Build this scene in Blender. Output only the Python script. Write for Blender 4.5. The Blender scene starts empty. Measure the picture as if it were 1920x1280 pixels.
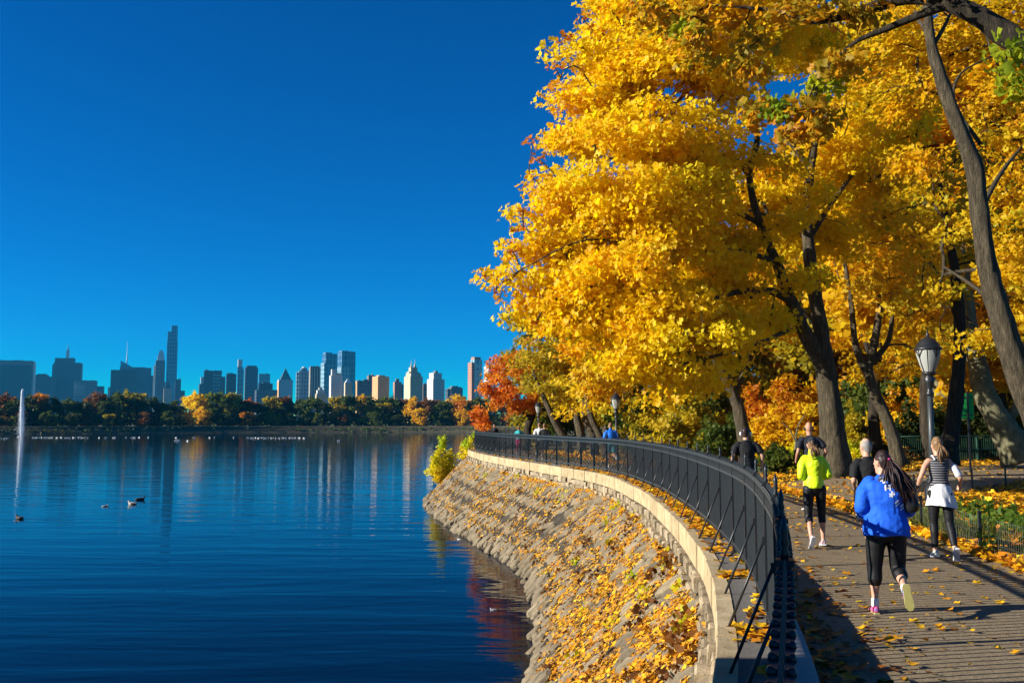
import bpy, bmesh, math, random
import numpy as np
from mathutils import Vector, Matrix, noise
from mathutils.geometry import tessellate_polygon

S = bpy.context.scene
COL = S.collection
R = math.radians
rng = np.random.default_rng(7)
random.seed(7)

# ------------------------------------------------------------------ camera
FPX = 1750.0                      # focal length in pixels of a 1920 wide frame
TILT = math.atan(152 / FPX)
CAMZ = 1.95
cam = bpy.data.cameras.new('camera')
cam.sensor_width = 36.0
cam.lens = FPX / 1920 * 36.0
cam.clip_start = 0.05
cam.clip_end = 20000
camo = bpy.data.objects.new('camera', cam)
COL.objects.link(camo)
camo.location = (0, 0, CAMZ)
camo.rotation_euler = (R(90) + TILT, 0, 0)
S.camera = camo

# ------------------------------------------------------------------ light
SUN_EL, SUN_AZ = R(21), R(11)     # the sun stands left and slightly behind; shadows run right and a little away
tw = S.world = bpy.data.worlds.new('World')
tw.use_nodes = True
nt = tw.node_tree
nt.nodes.clear()
sky = nt.nodes.new('ShaderNodeTexSky')
sky.sky_type = 'NISHITA'
sky.sun_disc = False
sky.sun_elevation = SUN_EL
sky.sun_rotation = math.atan2(-math.cos(SUN_AZ), -math.sin(SUN_AZ))
sky.altitude = 2300
sky.air_density = 1.0
sky.dust_density = 0.0
sky.ozone_density = 4.0
hsv = nt.nodes.new('ShaderNodeHueSaturation')
hsv.inputs['Hue'].default_value = 0.511
hsv.inputs['Saturation'].default_value = 4.0
hsv.inputs['Value'].default_value = 3.5
bg = nt.nodes.new('ShaderNodeBackground')
bg.inputs['Strength'].default_value = 0.075
wo = nt.nodes.new('ShaderNodeOutputWorld')
pre = nt.nodes.new('ShaderNodeVectorMath'); pre.operation = 'SCALE'; pre.inputs['Scale'].default_value = .25
gam = nt.nodes.new('ShaderNodeGamma'); gam.inputs['Gamma'].default_value = 1.07
nt.links.new(sky.outputs[0], pre.inputs[0])
nt.links.new(pre.outputs[0], gam.inputs['Color'])
nt.links.new(gam.outputs[0], hsv.inputs['Color'])
nt.links.new(hsv.outputs[0], bg.inputs['Color'])
nt.links.new(bg.outputs[0], wo.inputs['Surface'])
sl = bpy.data.lights.new('sun', 'SUN')
sl.energy = 5.0
sl.angle = R(0.45)
sl.color = (1.0, 0.94, 0.83)
slo = bpy.data.objects.new('sun', sl)
COL.objects.link(slo)
d = Vector((math.cos(SUN_AZ) * math.cos(SUN_EL), math.sin(SUN_AZ) * math.cos(SUN_EL), -math.sin(SUN_EL)))
slo.rotation_euler = d.to_track_quat('-Z', 'Y').to_euler()
slo.location = (-40, -10, 40)
S.view_settings.view_transform = 'Standard'
S.view_settings.look = 'None'
S.view_settings.exposure = 0.96
S.view_settings.gamma = 1.0
S.view_settings.use_curve_mapping = False
cy = S.cycles
cy.max_bounces = 8
cy.diffuse_bounces = 4
cy.glossy_bounces = 3
cy.transmission_bounces = 5
cy.volume_bounces = 0
cy.transparent_max_bounces = 8
cy.caustics_reflective = False
cy.caustics_refractive = False
cy.use_adaptive_sampling = True
cy.adaptive_threshold = 0.008


def W(px, py, Y):
    """world point at depth Y seen at a pixel of the 1920x1280 frame (used to read distances off the photograph)"""
    dx = (px - 960) / FPX
    dy = (640 - py) / FPX
    c, s = math.cos(TILT), math.sin(TILT)
    y, z = c - dy * s, s + dy * c
    t = Y / y
    return Vector((dx * t, Y, CAMZ + z * t))


def G(px, py, z=0.0):
    dx = (px - 960) / FPX
    dy = (640 - py) / FPX
    c, s = math.cos(TILT), math.sin(TILT)
    y, zz = c - dy * s, s + dy * c
    t = (z - CAMZ) / zz
    return Vector((dx * t, y * t, z))


# ------------------------------------------------------------------ helpers
def tag(o, label=None, cat=None, group=None, kind=None):
    if label: o['label'] = label
    if cat: o['category'] = cat
    if group: o['group'] = group
    if kind: o['kind'] = kind
    return o


def empty(name, loc=(0, 0, 0), rz=0.0):
    o = bpy.data.objects.new(name, None)
    o.empty_display_size = 0.2
    COL.objects.link(o)
    o.location = loc
    o.rotation_euler = (0, 0, rz)
    return o


def link(name, me, mat=None, parent=None, loc=None, rot=None):
    o = bpy.data.objects.new(name, me)
    COL.objects.link(o)
    if mat is not None:
        if len(me.materials) == 0:
            me.materials.append(mat)
        elif me.materials[0] != mat:
            o.material_slots[0].link = 'OBJECT'
            o.material_slots[0].material = mat
    if parent is not None: o.parent = parent
    if loc is not None: o.location = loc
    if rot is not None: o.rotation_euler = rot
    return o


def np_mesh(name, V, F, smooth=False, fac=None, facname='leafvar'):
    V = np.asarray(V, dtype=np.float32)
    F = np.asarray(F, dtype=np.int32)
    m, k = F.shape
    me = bpy.data.meshes.new(name)
    me.vertices.add(len(V))
    me.vertices.foreach_set('co', V.ravel())
    me.loops.add(m * k)
    me.loops.foreach_set('vertex_index', F.ravel())
    me.polygons.add(m)
    me.polygons.foreach_set('loop_start', np.arange(0, m * k, k, dtype=np.int32))
    me.update(calc_edges=True)
    if smooth:
        me.polygons.foreach_set('use_smooth', np.ones(m, dtype=bool))
    if fac is not None:
        a = me.attributes.new(facname, 'FLOAT', 'POINT')
        a.data.foreach_set('value', np.asarray(fac, dtype=np.float32))
    return me


class MB:
    def __init__(s):
        s.v, s.f, s.sm = [], [], []

    def add(s, vs, fs, smooth=False):
        n = len(s.v)
        s.v += [tuple(p) for p in vs]
        s.f += [tuple(i + n for i in f) for f in fs]
        s.sm += [smooth] * len(fs)
        return s

    def box(s, x0, x1, y0, y1, z0, z1, M=None):
        vs = [Vector(p) for p in ((x0, y0, z0), (x1, y0, z0), (x1, y1, z0), (x0, y1, z0), (x0, y0, z1), (x1, y0, z1), (x1, y1, z1), (x0, y1, z1))]
        if M is not None: vs = [M @ p for p in vs]
        return s.add(vs, ((0, 3, 2, 1), (4, 5, 6, 7), (0, 1, 5, 4), (1, 2, 6, 5), (2, 3, 7, 6), (3, 0, 4, 7)))

    def taper(s, x0, x1, y0, y1, z0, z1, k, ky=None):
        ky = k if ky is None else ky
        cx, cy_ = (x0 + x1) / 2, (y0 + y1) / 2
        a, b = (x1 - x0) / 2 * k, (y1 - y0) / 2 * ky
        vs = ((x0, y0, z0), (x1, y0, z0), (x1, y1, z0), (x0, y1, z0), (cx - a, cy_ - b, z1), (cx + a, cy_ - b, z1), (cx + a, cy_ + b, z1), (cx - a, cy_ + b, z1))
        return s.add(vs, ((0, 3, 2, 1), (4, 5, 6, 7), (0, 1, 5, 4), (1, 2, 6, 5), (2, 3, 7, 6), (3, 0, 4, 7)))

    def lathe(s, prof, n=12, c=(0, 0, 0), smooth=True, flute=0.0):
        vs, fs = [], []
        for r, z in prof:
            for i in range(n):
                a = 2 * math.pi * i / n
                rr = r * (1 - flute * (i % 2))
                vs.append((c[0] + rr * math.cos(a), c[1] + rr * math.sin(a), c[2] + z))
        for j in range(len(prof) - 1):
            for i in range(n):
                k = (i + 1) % n
                fs.append((j * n + i, j * n + k, (j + 1) * n + k, (j + 1) * n + i))
        fs.append(tuple(range(n - 1, -1, -1)))
        fs.append(tuple((len(prof) - 1) * n + i for i in range(n)))
        return s.add(vs, fs, smooth)

    def tube(s, pts, rad, n=6, smooth=True, side=None):
        pts = [Vector(p) for p in pts]
        if not hasattr(rad, '__len__'): rad = [rad] * len(pts)
        vs, fs = [], []
        prev = None
        for i, p in enumerate(pts):
            t = (pts[min(i + 1, len(pts) - 1)] - pts[max(i - 1, 0)]).normalized()
            if prev is None:
                a = Vector((1, 0, 0)) if abs(t.x) < .9 else Vector((0, 1, 0))
                if side is not None: a = Vector(side)
            else:
                a = prev
            a = (a - t * a.dot(t)).normalized()
            prev = a
            b = t.cross(a)
            for k in range(n):
                an = 2 * math.pi * k / n
                vs.append(p + (a * math.cos(an) + b * math.sin(an)) * rad[i])
        for i in range(len(pts) - 1):
            for k in range(n):
                q = (k + 1) % n
                fs.append((i * n + k, i * n + q, (i + 1) * n + q, (i + 1) * n + k))
        fs.append(tuple(range(n - 1, -1, -1)))
        fs.append(tuple((len(pts) - 1) * n + k for k in range(n)))
        return s.add(vs, fs, smooth)

    def mesh(s, name):
        me = bpy.data.meshes.new(name)
        me.from_pydata(s.v, [], s.f)
        me.polygons.foreach_set('use_smooth', s.sm)
        me.update()
        return me

    def build(s, name, mat, parent=None, loc=None, rot=None):
        return link(name, s.mesh(name), mat, parent, loc, rot)


# ------------------------------------------------------------------ materials
def principled(name):
    m = bpy.data.materials.new(name)
    m.use_nodes = True
    t = m.node_tree
    b = t.nodes['Principled BSDF']
    return m, t, b


def ramp(t, stops, interp='LINEAR'):
    n = t.nodes.new('ShaderNodeValToRGB')
    cr = n.color_ramp
    cr.interpolation = interp
    while len(cr.elements) < len(stops): cr.elements.new(0.5)
    for e, (p, c) in zip(cr.elements, stops):
        e.position = p
        e.color = (c[0], c[1], c[2], 1)
    return n


def noise_tex(t, scale, detail=4, rough=.6, vec=None, dist=0.0):
    n = t.nodes.new('ShaderNodeTexNoise')
    n.inputs['Scale'].default_value = scale
    n.inputs['Detail'].default_value = detail
    n.inputs['Roughness'].default_value = rough
    n.inputs['Distortion'].default_value = dist
    if vec is not None: t.links.new(vec, n.inputs['Vector'])
    return n


def coords(t, kind='Object', scale=(1, 1, 1)):
    c = t.nodes.new('ShaderNodeTexCoord')
    mp = t.nodes.new('ShaderNodeMapping')
    mp.inputs['Scale'].default_value = scale
    t.links.new(c.outputs[kind], mp.inputs['Vector'])
    return mp.outputs[0]


def bump(t, b, height, strength=.4, dist=.02):
    n = t.nodes.new('ShaderNodeBump')
    n.inputs['Strength'].default_value = strength
    n.inputs['Distance'].default_value = dist
    t.links.new(height, n.inputs['Height'])
    t.links.new(n.outputs[0], b.inputs['Normal'])
    return n


def mix(t, a, b, fac, mode='MIX'):
    n = t.nodes.new('ShaderNodeMix')
    n.data_type = 'RGBA'
    n.blend_type = mode
    for sock, v in ((n.inputs[0], fac), (n.inputs[6], a), (n.inputs[7], b)):
        if hasattr(v, 'is_linked') or hasattr(v, 'links'):
            t.links.new(v, sock)
        elif isinstance(v, (tuple, list)):
            sock.default_value = (v[0], v[1], v[2], 1)
        else:
            sock.default_value = v
    return n.outputs[2]


def speckle(name, cols, scale=8, rough=.85, bstr=.3, bdist=.01, coord='Object', sc=(1, 1, 1), rnd=0.0, spec=.3, detail=6):
    """surface with a ramp of its own colours driven by noise, plus fine relief; rnd lets each object drift in tone"""
    m, t, b = principled(name)
    v = coords(t, coord, sc)
    n = noise_tex(t, scale, detail, .65, v)
    r = ramp(t, [(.25 + .5 * i / max(1, len(cols) - 1), c) for i, c in enumerate(cols)])
    t.links.new(n.outputs['Fac'], r.inputs[0])
    out = r.outputs[0]
    if rnd:
        oi = t.nodes.new('ShaderNodeObjectInfo')
        mr = t.nodes.new('ShaderNodeMapRange')
        mr.inputs[3].default_value = 1 - rnd
        mr.inputs[4].default_value = 1 + rnd
        t.links.new(oi.outputs['Random'], mr.inputs[0])
        h = t.nodes.new('ShaderNodeHueSaturation')
        t.links.new(out, h.inputs['Color'])
        t.links.new(mr.outputs[0], h.inputs['Value'])
        out = h.outputs[0]
    t.links.new(out, b.inputs['Base Color'])
    b.inputs['Roughness'].default_value = rough
    b.inputs['Specular IOR Level'].default_value = spec
    if bstr:
        n2 = noise_tex(t, scale * 3, 5, .7, v)
        bump(t, b, n2.outputs['Fac'], bstr, bdist)
    return m


def cloth(name, col, bscale=30, bstr=.25, rough=.8, var=.15, sheen=0.0):
    m, t, b = principled(name)
    v = coords(t)
    n = noise_tex(t, 9, 3, .5, v)
    r = ramp(t, [(.3, [c * (1 - var) for c in col]), (.7, [min(1, c * (1 + var)) for c in col])])
    t.links.new(n.outputs['Fac'], r.inputs[0])
    t.links.new(r.outputs[0], b.inputs['Base Color'])
    b.inputs['Roughness'].default_value = rough
    b.inputs['Specular IOR Level'].default_value = .25
    n2 = noise_tex(t, bscale, 3, .5, coords(t, 'Object', (1.4, 1.4, .5)), .6)
    bump(t, b, n2.outputs['Fac'], bstr, .02)
    return m


def leafmat(name, stops, trans=.6, rough=.5):
    m = bpy.data.materials.new(name)
    m.use_nodes = True
    t = m.node_tree
    t.nodes.clear()
    at = t.nodes.new('ShaderNodeAttribute')
    at.attribute_name = 'leafvar'
    r = ramp(t, stops)
    t.links.new(at.outputs['Fac'], r.inputs[0])
    p = t.nodes.new('ShaderNodeBsdfPrincipled')
    p.inputs['Roughness'].default_value = rough
    p.inputs['Specular IOR Level'].default_value = .25
    t.links.new(r.outputs[0], p.inputs['Base Color'])
    tr = t.nodes.new('ShaderNodeBsdfTranslucent')
    t.links.new(r.outputs[0], tr.inputs['Color'])
    mx = t.nodes.new('ShaderNodeMixShader')
    mx.inputs[0].default_value = trans
    o = t.nodes.new('ShaderNodeOutputMaterial')
    t.links.new(p.outputs[0], mx.inputs[1])
    t.links.new(tr.outputs[0], mx.inputs[2])
    t.links.new(mx.outputs[0], o.inputs['Surface'])
    return m


YEL = (.90, .65, .008)
LEAF = {
    'yellow': leafmat('leaf_yellow', [(0, (.78, .34, .008)), (.15, (.88, .50, .006)), (.45, YEL), (.85, (.90, .72, .014)), (.97, (.45, .44, .02))]),
    'golden': leafmat('leaf_golden', [(0, (.46, .17, .008)), (.25, (.68, .34, .008)), (.58, (.82, .53, .010)), (.86, (.80, .60, .02)), (1, (.28, .34, .02))]),
    'orange': leafmat('leaf_orange', [(0, (.40, .09, .008)), (.4, (.64, .22, .010)), (.75, (.74, .36, .012)), (1, (.40, .30, .02))]),
    'red': leafmat('leaf_red', [(0, (.36, .035, .01)), (.35, (.66, .12, .012)), (.7, (.76, .26, .014)), (1, (.74, .40, .02))]),
    'olive': leafmat('leaf_olive', [(0, (.12, .12, .012)), (.35, (.30, .26, .014)), (.7, (.58, .42, .015)), (1, (.68, .46, .015))]),
    'green': leafmat('leaf_green', [(0, (.035, .060, .012)), (.45, (.075, .12, .016)), (.8, (.16, .18, .02)), (1, (.42, .32, .02))]),
    'dark_green': leafmat('leaf_dark_green', [(0, (.022, .038, .010)), (.5, (.048, .075, .014)), (.85, (.10, .11, .018)), (1, (.26, .19, .02))]),
    'lime': leafmat('leaf_lime', [(0, (.82, .60, .01)), (.4, (.82, .70, .015)), (.75, (.50, .62, .02)), (1, (.26, .46, .02))]),
    'fresh': leafmat('leaf_fresh', [(0, (.62, .50, .02)), (.4, (.42, .46, .02)), (.75, (.20, .32, .02)), (1, (.10, .20, .02))]),
    'brown': leafmat('leaf_brown', [(0, (.12, .035, .012)), (.5, (.26, .085, .014)), (.85, (.44, .17, .014)), (1, (.55, .28, .015))], .15),
    'brown_light': leafmat('leaf_brown_light', [(0, (.18, .075, .02)), (.5, (.36, .17, .03)), (.85, (.52, .28, .05)), (1, (.60, .36, .10))], .15),
    'weed': leafmat('leaf_weed', [(0, (.05, .10, .012)), (.5, (.11, .20, .02)), (1, (.24, .30, .03))]),
    'russet': leafmat('leaf_russet', [(0, (.07, .03, .012)), (.5, (.20, .075, .015)), (.8, (.36, .15, .015)), (1, (.45, .25, .02))]),
}
M = {}
M['fallen'] = leafmat('fallen_leaf', [(0, (.30, .09, .012)), (.3, (.58, .22, .010)), (.6, (.76, .36, .008)), (.85, (.84, .50, .012)), (1, (.74, .54, .03))], .2, .55)
M['bark'] = speckle('bark', [(.022, .018, .011), (.095, .075, .045), (.22, .175, .105)], 4, .95, 1.0, .12, 'Object', (3.4, 3.4, .55))
M['bark_dark'] = speckle('bark_dark', [(.010, .008, .005), (.040, .031, .020), (.10, .078, .048)], 4, .95, 1.0, .10, 'Object', (3.4, 3.4, .55))
M['bark_pale'] = speckle('bark_pale', [(.06, .055, .026), (.14, .13, .07), (.23, .215, .135)], 3, .9, .4, .02, 'Object', (2, 2, 1))
M['iron'] = speckle('painted_iron', [(.028, .035, .038), (.045, .054, .058)], 20, .42, .15, .003, spec=.5)
M['iron_black'] = speckle('black_iron', [(.010, .011, .012), (.02, .022, .024)], 20, .4, .12, .003, spec=.5)
M['green_metal'] = speckle('green_rail_paint', [(.03, .09, .06), (.05, .13, .085)], 10, .5, .1, .003)
M['wire'] = speckle('wire', [(.10, .11, .10), (.16, .17, .15)], 30, .5, 0)
M['skin'] = speckle('skin', [(.50, .26, .17), (.60, .33, .22)], 12, .55, .05, .002)
M['skin_tan'] = speckle('skin_tanned', [(.40, .19, .11), (.50, .25, .15)], 12, .5, .05, .002)
M['coping'] = speckle('coping_concrete', [(.24, .175, .09), (.42, .32, .175), (.53, .42, .25)], 3.5, .9, .6, .02, 'Object', (1, 1, 1), .12)
M['wallstone'] = speckle('wall_stone', [(.15, .115, .07), (.30, .235, .145), (.42, .335, .215)], 4, .92, .7, .03, 'Object', (1, 1, 1), .28)
M['slab'] = speckle('slab_stone', [(.085, .067, .040), (.195, .153, .094), (.315, .25, .155)], 3.2, .9, .8, .03, 'Object', (1, 1, 1), .38)
M['concrete'] = speckle('kerb_concrete', [(.22, .215, .205), (.31, .30, .285)], 14, .9, .3, .004)
# ------------------------------------------------------------------ shoreline
LOOP = [(-2.6, -8), (-0.62, -2.0), (0.0, 0.25), (0.59, 2.1), (1.4, 4.9), (2.12, 7.8), (2.85, 11.7), (3.33, 16.2), (3.62, 20.6), (3.75, 25), (3.4, 32.2),
        (1.4, 40.6), (-1.0, 51), (-2.25, 59), (-2.35, 63.5), (-1.3, 69.5), (2.5, 77), (10, 87), (26, 106), (62, 150), (95, 220), (110, 300), (95, 390), (50, 445),
        (-20, 482), (-110, 470), (-200, 425), (-290, 385), (-380, 300), (-430, 200), (-430, 60), (-350, -80), (-200, -160), (-70, -115), (-16, -42)]


def catmull(pts, n):
    out = []
    N = len(pts)
    P = [Vector((p[0], p[1], 0)) for p in pts]
    for i in range(N):
        p0, p1, p2, p3 = P[i - 1], P[i], P[(i + 1) % N], P[(i + 2) % N]
        for k in range(n):
            t = k / n
            out.append(.5 * ((2 * p1) + (p2 - p0) * t + (2 * p0 - 5 * p1 + 4 * p2 - p3) * t * t + (3 * p1 - p0 - 3 * p2 + p3) * t ** 3))
    return out


_raw = catmull(LOOP, 40)
_raw.append(_raw[0].copy())
_cum = [0.0]
for a, b in zip(_raw, _raw[1:]): _cum.append(_cum[-1] + (b - a).length)
LTOT = _cum[-1]
_cumn = np.array(_cum)
_rx = np.array([p.x for p in _raw])
_ry = np.array([p.y for p in _raw])


def cpos(s):
    s = s % LTOT
    return Vector((float(np.interp(s, _cumn, _rx)), float(np.interp(s, _cumn, _ry)), 0))


def ctan(s, h=.35):
    return (cpos(s + h) - cpos(s - h)).normalized()


def off(s, o, z=0.0):
    """point at arc length s, o metres to the land side of the fence line, height z"""
    p, t = cpos(s), ctan(s)
    return Vector((p.x + t.y * o, p.y - t.x * o, z))


S0 = next(c for c, p in zip(_cum, _raw) if p.y > 0.3)          # arc length under the camera
SEND = next(c for c, p in zip(_cum, _raw) if p.y > 92)         # fence goes on round the headland
S66 = next(c for c, p in zip(_cum, _raw) if p.y > 66)
svals = list(np.arange(0, SEND, .4)) + list(np.arange(SEND, LTOT - 3, 6.0))
LEDGE, WATER = .21, -3.05


def strip(name, prof, mat, kind='structure', sv=svals, closed=True, wob=0.0, parent=None):
    """sweep a profile of (offset, z) pairs along the shoreline"""
    k = len(prof)
    V = []
    for s in sv:
        for o, z in prof:
            w = wob * noise.noise(Vector((s * .9, o * 2, z * 2))) if wob else 0
            V.append(off(s, o + w, z + w * .5))
    n = len(sv)
    F = []
    for i in range(n if closed else n - 1):
        j = (i + 1) % n
        for q in range(k - 1):
            F.append((i * k + q, j * k + q, j * k + q + 1, i * k + q + 1))
    o = link(name, np_mesh(name, [tuple(v) for v in V], F, False), mat, parent)
    if kind: o['kind'] = kind
    return o


# water
def water_mat():
    m, t, b = principled('water')
    b.inputs['Base Color'].default_value = (.0005, .005, .018, 1)
    b.inputs['Roughness'].default_value = .035
    b.inputs['IOR'].default_value = 1.13
    b.inputs['Specular IOR Level'].default_value = .5
    v1 = coords(t, 'Object', (.15, .60, 1))
    v2 = coords(t, 'Object', (.9, 2.6, 1))
    v3 = coords(t, 'Object', (.030, .09, 1))
    n1 = noise_tex(t, 1.0, 3, .5, v1, .4)
    n2 = noise_tex(t, 1.0, 3, .55, v2, .3)
    n3 = noise_tex(t, 1.0, 2, .5, v3)
    calm = ramp(t, [(.35, (.25, .25, .25)), (.65, (1, 1, 1))])
    t.links.new(n3.outputs['Fac'], calm.inputs[0])
    ma = t.nodes.new('ShaderNodeMath'); ma.operation = 'MULTIPLY'; ma.inputs[1].default_value = .20
    t.links.new(n2.outputs['Fac'], ma.inputs[0])
    mb = t.nodes.new('ShaderNodeMath'); mb.operation = 'MULTIPLY'
    t.links.new(ma.outputs[0], mb.inputs[0]); t.links.new(calm.outputs[0], mb.inputs[1])
    mc = t.nodes.new('ShaderNodeMath'); mc.operation = 'ADD'
    t.links.new(n1.outputs['Fac'], mc.inputs[0]); t.links.new(mb.outputs[0], mc.inputs[1])
    bump(t, b, mc.outputs[0], .29, .15)
    return m


w = MB()
w.add([(-600, -250, WATER), (300, -250, WATER), (300, 600, WATER), (-600, 600, WATER)], [(0, 1, 2, 3)])
wo_ = w.build('water', water_mat()); wo_['kind'] = 'structure'

# path, kerb, ledge
M['path'] = speckle('path_gravel', [(.11, .080, .044), (.25, .187, .106), (.38, .295, .18)], 40, .95, .9, .012, detail=8)
M['asphalt'] = speckle('ledge_asphalt', [(.060, .055, .050), (.115, .105, .092), (.20, .18, .155)], 60, .95, .9, .010, detail=8)
PATHW = 3.75
strip('path', [(.23, 0.0), (1.4, .012), (2.6, .012), (PATHW, -.012)], M['path'])
strip('ledge', [(-.30, LEDGE), (.03, LEDGE + .004), (.035, LEDGE + .012), (.24, LEDGE + .010), (.245, -.05)], M['asphalt'])
kerb = strip('kerb_top', [(.03, LEDGE + .014), (.245, LEDGE + .016), (.252, LEDGE + .008), (.255, -.04)], M['concrete'])
M['earth'] = speckle('bank_earth', [(.022, .018, .012), (.05, .04, .026), (.09, .07, .045)], 3, .95, .9, .04)
strip('embankment_bed', [(-.42, -.32), (-.62, -.46), (-1.4, -1.20), (-2.4, -2.22), (-3.1, -2.92), (-3.6, -3.5), (-4.4, -4.6)], M['earth'], wob=.06)
emb = bpy.data.objects['embankment_bed']; emb.name = 'embankment'

# land: one sheet to the horizon with the reservoir cut out
inner = [off(s, PATHW - .02, 0) for s in svals[::3]]
BIG = 9000
outer = [Vector((-BIG, -BIG, 0)), Vector((BIG, -BIG, 0)), Vector((BIG, BIG, 0)), Vector((-BIG, BIG, 0))]
allp = outer + inner
tris = tessellate_polygon([outer, inner])
M['lawn'] = speckle('lawn', [(.020, .030, .010), (.045, .060, .016), (.10, .085, .024), (.20, .13, .025)], .55, .95, .8, .05, detail=10)
g = link('ground', np_mesh('ground', [(p.x, p.y, -.03) for p in allp], np.array([list(t_) for t_ in tris])), M['lawn'])
g['kind'] = 'structure'

# near lawn with low mounds, meeting the path edge
def lawn_h(x, y):
    d = max(0.0, min(1.0, (y - 22) / 30))
    return .05 * noise.noise(Vector((x * .35, y * .35, 0))) + .03 + .12 * d


LV, LF = [], []
ls = [s for s in svals if s < S66 + 4]
lo = [PATHW - .05, PATHW + .15, PATHW + .5, PATHW + 1, PATHW + 1.8, PATHW + 3, PATHW + 4.5, PATHW + 6.5, PATHW + 9, PATHW + 13, PATHW + 18, PATHW + 26]
for s in ls:
    for q, o in enumerate(lo):
        p = off(s, o)
        z = -.02 if q == 0 else lawn_h(p.x, p.y) * (.5 if q == 1 else 1)
        if q == len(lo) - 1: z = -.04
        LV.append((p.x, p.y, z))
k = len(lo)
for i in range(len(ls) - 1):
    for q in range(k - 1): LF.append((i * k + q, (i + 1) * k + q, (i + 1) * k + q + 1, i * k + q + 1))
lawn = link('lawn', np_mesh('lawn', LV, LF, True), M['lawn']); lawn['kind'] = 'structure'

# side path branching off to the right
sp_lo = [(8.2, 22.6), (9.7, 23.6), (12.6, 26.4), (16.5, 30.5), (22, 35.5), (30, 41), (45, 50)]
sp_hi = [(7.4, 27.5), (8.6, 29.8), (12.5, 33), (17, 37.5), (22.5, 42), (31, 48), (46, 57)]
def dense(pl, n=8):
    out = []
    for a, b in zip(pl, pl[1:]):
        for q in range(n): out.append((a[0] + (b[0] - a[0]) * q / n, a[1] + (b[1] - a[1]) * q / n))
    return out + [pl[-1]]
A_, B_ = dense(sp_lo), dense(sp_hi)
SV, SF = [], []
for a, b in zip(A_, B_):
    for q in range(5):
        u = q / 4
        x, y = a[0] + (b[0] - a[0]) * u, a[1] + (b[1] - a[1]) * u
        SV.append((x, y, lawn_h(x, y) + .03))
for i in range(len(A_) - 1):
    for q in range(4): SF.append((i * 5 + q, (i + 1) * 5 + q, (i + 1) * 5 + q + 1, i * 5 + q + 1))
sp = link('side_path', np_mesh('side_path', SV, SF, True), M['path']); sp['kind'] = 'structure'

# far bank: stone edge and grass strip in one sweep, darkened to include shade
M['far_bank'] = speckle('far_bank_shaded_stone', [(.025, .024, .012), (.075, .064, .034), (.15, .125, .065)], .8, .9, .4, .05)
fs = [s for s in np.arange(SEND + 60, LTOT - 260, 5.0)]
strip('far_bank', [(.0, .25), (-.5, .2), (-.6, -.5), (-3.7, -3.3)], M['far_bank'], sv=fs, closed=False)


# ------------------------------------------------------------------ retaining wall: coping blocks over rubble
wall = tag(empty('retaining_wall', off(S0, -.4, -.3)), 'tan stone retaining wall curving along the water below the black iron fence', 'wall')
wl = wall.location


def block(name, mat, parent, s0, s1, o0, o1, z0, z1, j=.012, nsub=4, root=None, bev=.012):
    """one stone lying along the curve; uneven corners, chamfered top edge"""
    mb = MB()
    vs, fs = [], []
    n = nsub
    jj = lambda: random.uniform(-j, j)
    a_, b_, c_, d_ = jj(), jj(), jj(), jj()
    for i in range(n + 1):
        s = s0 + (s1 - s0) * i / n
        e = bev if i in (0, n) else 0
        s += bev if i == 0 else (-bev if i == n else 0)
        for (o, z) in ((o0 + a_, z0), (o0 + a_ + jj() * .5, z1 - bev + b_), (o0 + a_ + bev, z1 + b_), (o1, z1 + b_), (o1, z0)):
            vs.append(off(s, o, z) - parent.location)
    k = 5
    for i in range(n):
        for q in range(k): fs.append((i * k + q, i * k + (q + 1) % k, (i + 1) * k + (q + 1) % k, (i + 1) * k + q))
    fs.append(tuple(range(k)))
    fs.append(tuple(n * k + q for q in range(k - 1, -1, -1)))
    mb.add(vs, fs)
    o = mb.build(name, mat, parent)
    return o


s = S0 - 1.5
while s < S66 + 3:
    ln = random.uniform(1.25, 1.75)
    block('coping_stone', M['coping'], wall, s + .006, s + ln - .006, -.44, -.28, -.14, LEDGE + .006, .006, 4)
    s += ln
for row, (z0, z1, o0) in enumerate(((-.31, -.15, -.50), (-.50, -.32, -.60))):
    s = S0 - 1.2
    cnt = 0
    while s < S66 + 3 and cnt < 145:
        ln = random.uniform(.3, .68)
        if True:
            block('wall_stone', M['wallstone'], wall, s + .012, s + ln - .012, o0 + random.uniform(-.035, .03), -.32, z0 + random.uniform(-.05, -.01), z1 + random.uniform(-.012, .008), .03, 2, bev=.022)
            cnt += 1
        s += ln

# ------------------------------------------------------------------ riprap slope
def slope_pt(s, u):
    """u 0 at the wall foot .. 1 at the water line"""
    prof = ((-.55, -.46), (-.75, -.60), (-1.4, -1.24), (-2.4, -2.26), (-3.15, -3.0), (-3.5, -3.35))
    x = u * 4
    i = min(4, int(x)); f = x - i
    o = prof[i][0] + (prof[i + 1][0] - prof[i][0]) * f
    z = prof[i][1] + (prof[i + 1][1] - prof[i][1]) * f
    return off(s, o, z)


def slab_shape(L, Wd, H, nseg=7):
    """irregular chamfered slab, local x along its length"""
    mb = MB()
    a = [2 * math.pi * i / nseg + random.uniform(-.25, .25) for i in range(nseg)]
    rr = [random.uniform(.82, 1.12) for _ in a]
    def ring(k, z, tilt=0):
        return [(L * .5 * k * r * math.copysign(abs(math.cos(t_)) ** .6, math.cos(t_)), Wd * .5 * k * r * math.copysign(abs(math.sin(t_)) ** .6, math.sin(t_)), z + random.uniform(-.02, .02)) for t_, r in zip(a, rr)]
    vs = ring(1.0, -.12) + ring(1.0, H * .55) + ring(.82, H)
    fs = []
    n = nseg
    for j in range(2):
        for i in range(n): fs.append((j * n + i, j * n + (i + 1) % n, (j + 1) * n + (i + 1) % n, (j + 1) * n + i))
    vs.append((0, 0, H + random.uniform(-.01, .02)))
    for i in range(n): fs.append((2 * n + i, 2 * n + (i + 1) % n, 3 * n))
    mb.add(vs, fs)
    return mb


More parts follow.
